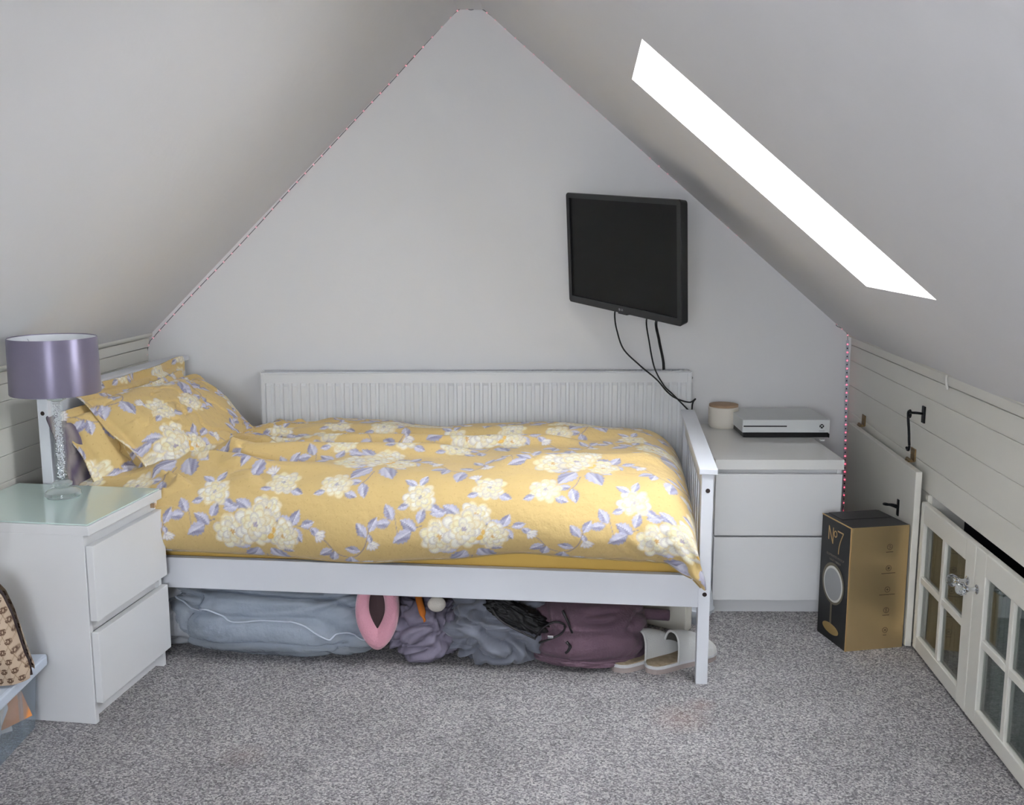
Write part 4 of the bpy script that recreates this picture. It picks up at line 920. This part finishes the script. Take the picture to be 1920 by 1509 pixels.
def slipper(loc, rz, side, label):
    r = empty('slipper', loc, rz); tag(r, label, 'slipper', 'pair of grey mule slippers')
    bm = bmesh.new(); add_prism(bm, outline(1, 0, side), 0, .016); finish(bm, 'sole', SOLE, r)
    bm = bmesh.new(); add_prism(bm, outline(1.03, -.001, side), .016, .024); finish(bm, 'welt', EDGE, r)
    bm = bmesh.new(); add_prism(bm, outline(1, .003, side), .024, .0275); finish(bm, 'insole', WOOL, r)
    nt_, na = 28, 25; P = np.zeros((nt_, na, 3)); Q = np.zeros((nt_, na, 3))
    for i, t in enumerate(np.linspace(.36, 1.0, nt_)):
        hw = float(foot(t))+.002; s = (t-.36)/.64; hh = .086*(1-s**2.2)**.6*(1-.25*s)+.004; lean = .008*(1-s)
        for j in range(na):
            a = math.pi*j/(na-1); cy_, cz_ = math.cos(a), math.sin(a)
            zz = .020+hh*cz_**.75; x = .262*t+lean*(cz_-.15); y = hw*np.sign(cy_)*abs(cy_)**.75+side*.004*math.sin(t*math.pi)
            P[i, j] = (x, y, zz); Q[i, j] = (x-.0, y*.92, max(zz-.005, .019))
    me = grid_mesh('upper', P); o = link(me, 'upper', FELT, r)
    me = grid_mesh('lining', Q); link(me, 'lining', FELT_IN, r)
    rim = [Vector(P[0, j])*.5+Vector(Q[0, j])*.5 for j in range(na)]; bm = bmesh.new(); add_tube(bm, rim, .0038, 8); finish(bm, 'rim', FELT, r, True)
    bm = bmesh.new(); bmesh.ops.create_uvsphere(bm, u_segments=18, v_segments=8, radius=.010, matrix=Matrix.Translation((.172, -.0225, .070)) @ Matrix.Rotation(R(40), 4, 'X') @ Matrix.Diagonal((1, 1, .12, 1)))
    finish(bm, 'badge', mat('badge_grey', '#8d8d95', .9) if 'badge_grey' not in MATS else MATS['badge_grey'], r, True)
    return r
slipper((.405, 2.915, 0), R(31), 1, 'grey felt mule slipper, the one nearest the bed post')
slipper((.305, 2.925, 0), R(36), -1, 'grey felt mule slipper, left one touching the mauve fleece')

# ------------------------------------------------------------------ plastic tub and bag at the lower left
tb = empty('storage_tub', (-1.262, 2.575, 0), R(1.5)); tag(tb, 'clear plastic storage tub of papers beside the nightstand', 'tub')
TUBP = thin_glass('tub_plastic', '#f2f6fb', .07, .15, .15); LIDP = mat('tub_lid', '#cbd5e3', .3)
def tubshell(bm):
    t = .003; zt_ = .172; fl_a = .02
    for s, off in ((0, 0), (1, t)):
        pass
    for a6 in ((-.42, 0, -.50, -.50+t, .004, zt_), (-.42, 0, -t, 0, .004, zt_), (-.42, -.42+t, -.50, 0, .004, zt_), (-t, 0, -.50, 0, .004, zt_), (-.42, 0, -.5, 0, .002, .006)): add_box(bm, *a6)
    for v in bm.verts:
        k = 1-.045*(1-v.co.z/zt_); v.co.x = -.21+(v.co.x+.21)*k; v.co.y = -.25+(v.co.y+.25)*k
    for y in (-.10, -.22, -.34): add_box(bm, -.004, .002, y-.006, y+.006, .02, .165)
bm = bmesh.new(); tubshell(bm); finish(bm, 'body', TUBP, tb)
bm = bmesh.new(); add_box(bm, -.445, .025, -.525, .018, .166, .198, .006); add_box(bm, -.41, -.01, -.48, -.02, .196, .204, .003); finish(bm, 'lid', LIDP, tb)
bm = bmesh.new(); 
for rr in (.014, .022, .03): add_tube(bm, [(-.025+rr*.6*math.cos(a_), -.16+rr*1.3*math.sin(a_), .2045) for a_ in np.linspace(-1.2, 1.9, 14)], .0012, 6)
finish(bm, 'lid_emboss', LIDP, tb, True)
random.seed(12); cols = ['#d98b4a', '#e6e2da', '#b9c6d6', '#e9d9c4', '#c2483f', '#7fa2c4', '#f0ece4', '#c9b28a', '#9aa7b8', '#e5a36a', '#dcdfe6', '#a8bccd']
for k in range(12):
    pm = mat('paper_%s' % cols[k][1:], cols[k], .8)
    cx_, cy_ = -.045-.018*(k % 3), -.07-.036*k; bm = bmesh.new(); w_, h_ = random.uniform(.11, .17), random.uniform(.09, .13)
    add_box(bm, -w_/2, w_/2, -.002, .002, -h_/2, h_/2)
    o = finish(bm, 'paper_packet', pm, None); o.parent = tb; o.location = (cx_-.034, cy_, .085+random.uniform(-.012, .006)); o.rotation_euler = (R(random.uniform(-38, -12)), R(random.uniform(-15, 15)), R(random.uniform(-70, -30)+90))
    o['label'] = 'loose paper packet inside the tub'
# handbag with an interlocking letter monogram
hbg = empty('handbag', (-1.290, 2.43, .2055), R(12)); hbg.scale = (1.1, 1, 1.22); tag(hbg, 'beige monogram canvas handbag with dark piping on the plastic tub', 'handbag')
NB = 260
def gprint(X, Z):
    base = np.array(srgb('#b5a18c')); dk = np.array(srgb('#57402f')); ln = np.array(srgb('#8f7a64')); C = np.tile(base, X.shape+(1,))
    px_, pz_ = .0210, .0200
    row = np.floor(Z/pz_); xo = X+(row % 2)*px_/2; lx = (xo % px_)-px_/2; lz = (Z % pz_)-pz_/2
    diag = np.minimum(np.abs(((X/px_+Z/(2*pz_)) % 1)-.5), np.abs(((X/px_-Z/(2*pz_)) % 1)-.5))*px_; C[diag < .0007] = ln
    for sx in (1, -1):
        u = (lx-sx*.0016)*sx; r = np.hypot(u/1.0, lz/1.15)
        ring = (np.abs(r-.0040) < .0010) & ~((u < -.0005) & (np.abs(lz) < .0016)) if False else (np.abs(r-.0040) < .0011) & ~((u > .0015) & (lz > -.0002) & (lz < .0026))
        bar = (np.abs(lz+.0002) < .0008) & (u > .0002) & (u < .0042); C[ring | bar] = dk
    return C
a = np.linspace(-.17, .075, NB); hh_ = np.interp(a, [-.17, -.12, -.02, .01, .03, .045, .055, .065, .075], [.19, .205, .214, .205, .180, .140, .095, .05, .022])
t = np.linspace(0, 1, 220); AA, TT = np.meshgrid(a, t); HH = np.tile(hh_, (220, 1)); 
Zb = TT*HH; Yb = -.060*(1-TT**2*.75)-.012*np.sin(np.pi*TT)-.01*np.cos(AA*14)*0; edge = np.clip((.075-AA)/.03, 0, 1)**.5; Yb = Yb*(.35+.65*edge)
P = np.stack([AA, Yb, Zb], -1); me = grid_mesh('front_panel', P); vcolor(me, gprint(AA+.01, Zb).reshape(-1, 3)); link(me, 'front_panel', print_mat('monogram_canvas', .85, bump=(300, .0006), sheen=0), hbg)
P2 = P[:, ::-1].copy(); P2[..., 1] *= -1; me = grid_mesh('back_panel', P2); vcolor(me, gprint(AA[:, ::-1]+.01, Zb[:, ::-1]).reshape(-1, 3)); link(me, 'back_panel', MATS['monogram_canvas'], hbg)
DBR = mat('dark_leather', '#2a1c1c', .45)
rim = [Vector((a[k], P[-1, k, 1], hh_[k])) for k in range(0, NB, 5)]+[Vector((.0765, -.018, .0)) + Vector((0, 0, .004))]
bm = bmesh.new(); add_tube(bm, rim, .0035, 8); finish(bm, 'piping', DBR, hbg, True)
bm = bmesh.new(); add_prism(bm, [(-.04, .165), (.012, .178), (-.002, .200), (-.04, .208)], 0, .003); bmesh.ops.transform(bm, matrix=Matrix.Translation((-.002, -.030, 0)) @ MX, verts=bm.verts); finish(bm, 'leather_patch', DBR, hbg)
tube('handle', DBR, [(-.03, -.022, .205), (-.02, -.022, .25), (-.004, -.02, .29), (.002, -.02, .325), (-.012, -.02, .365), (-.05, -.02, .385), (-.10, -.02, .36), (-.12, -.02, .21)], .006, hbg)
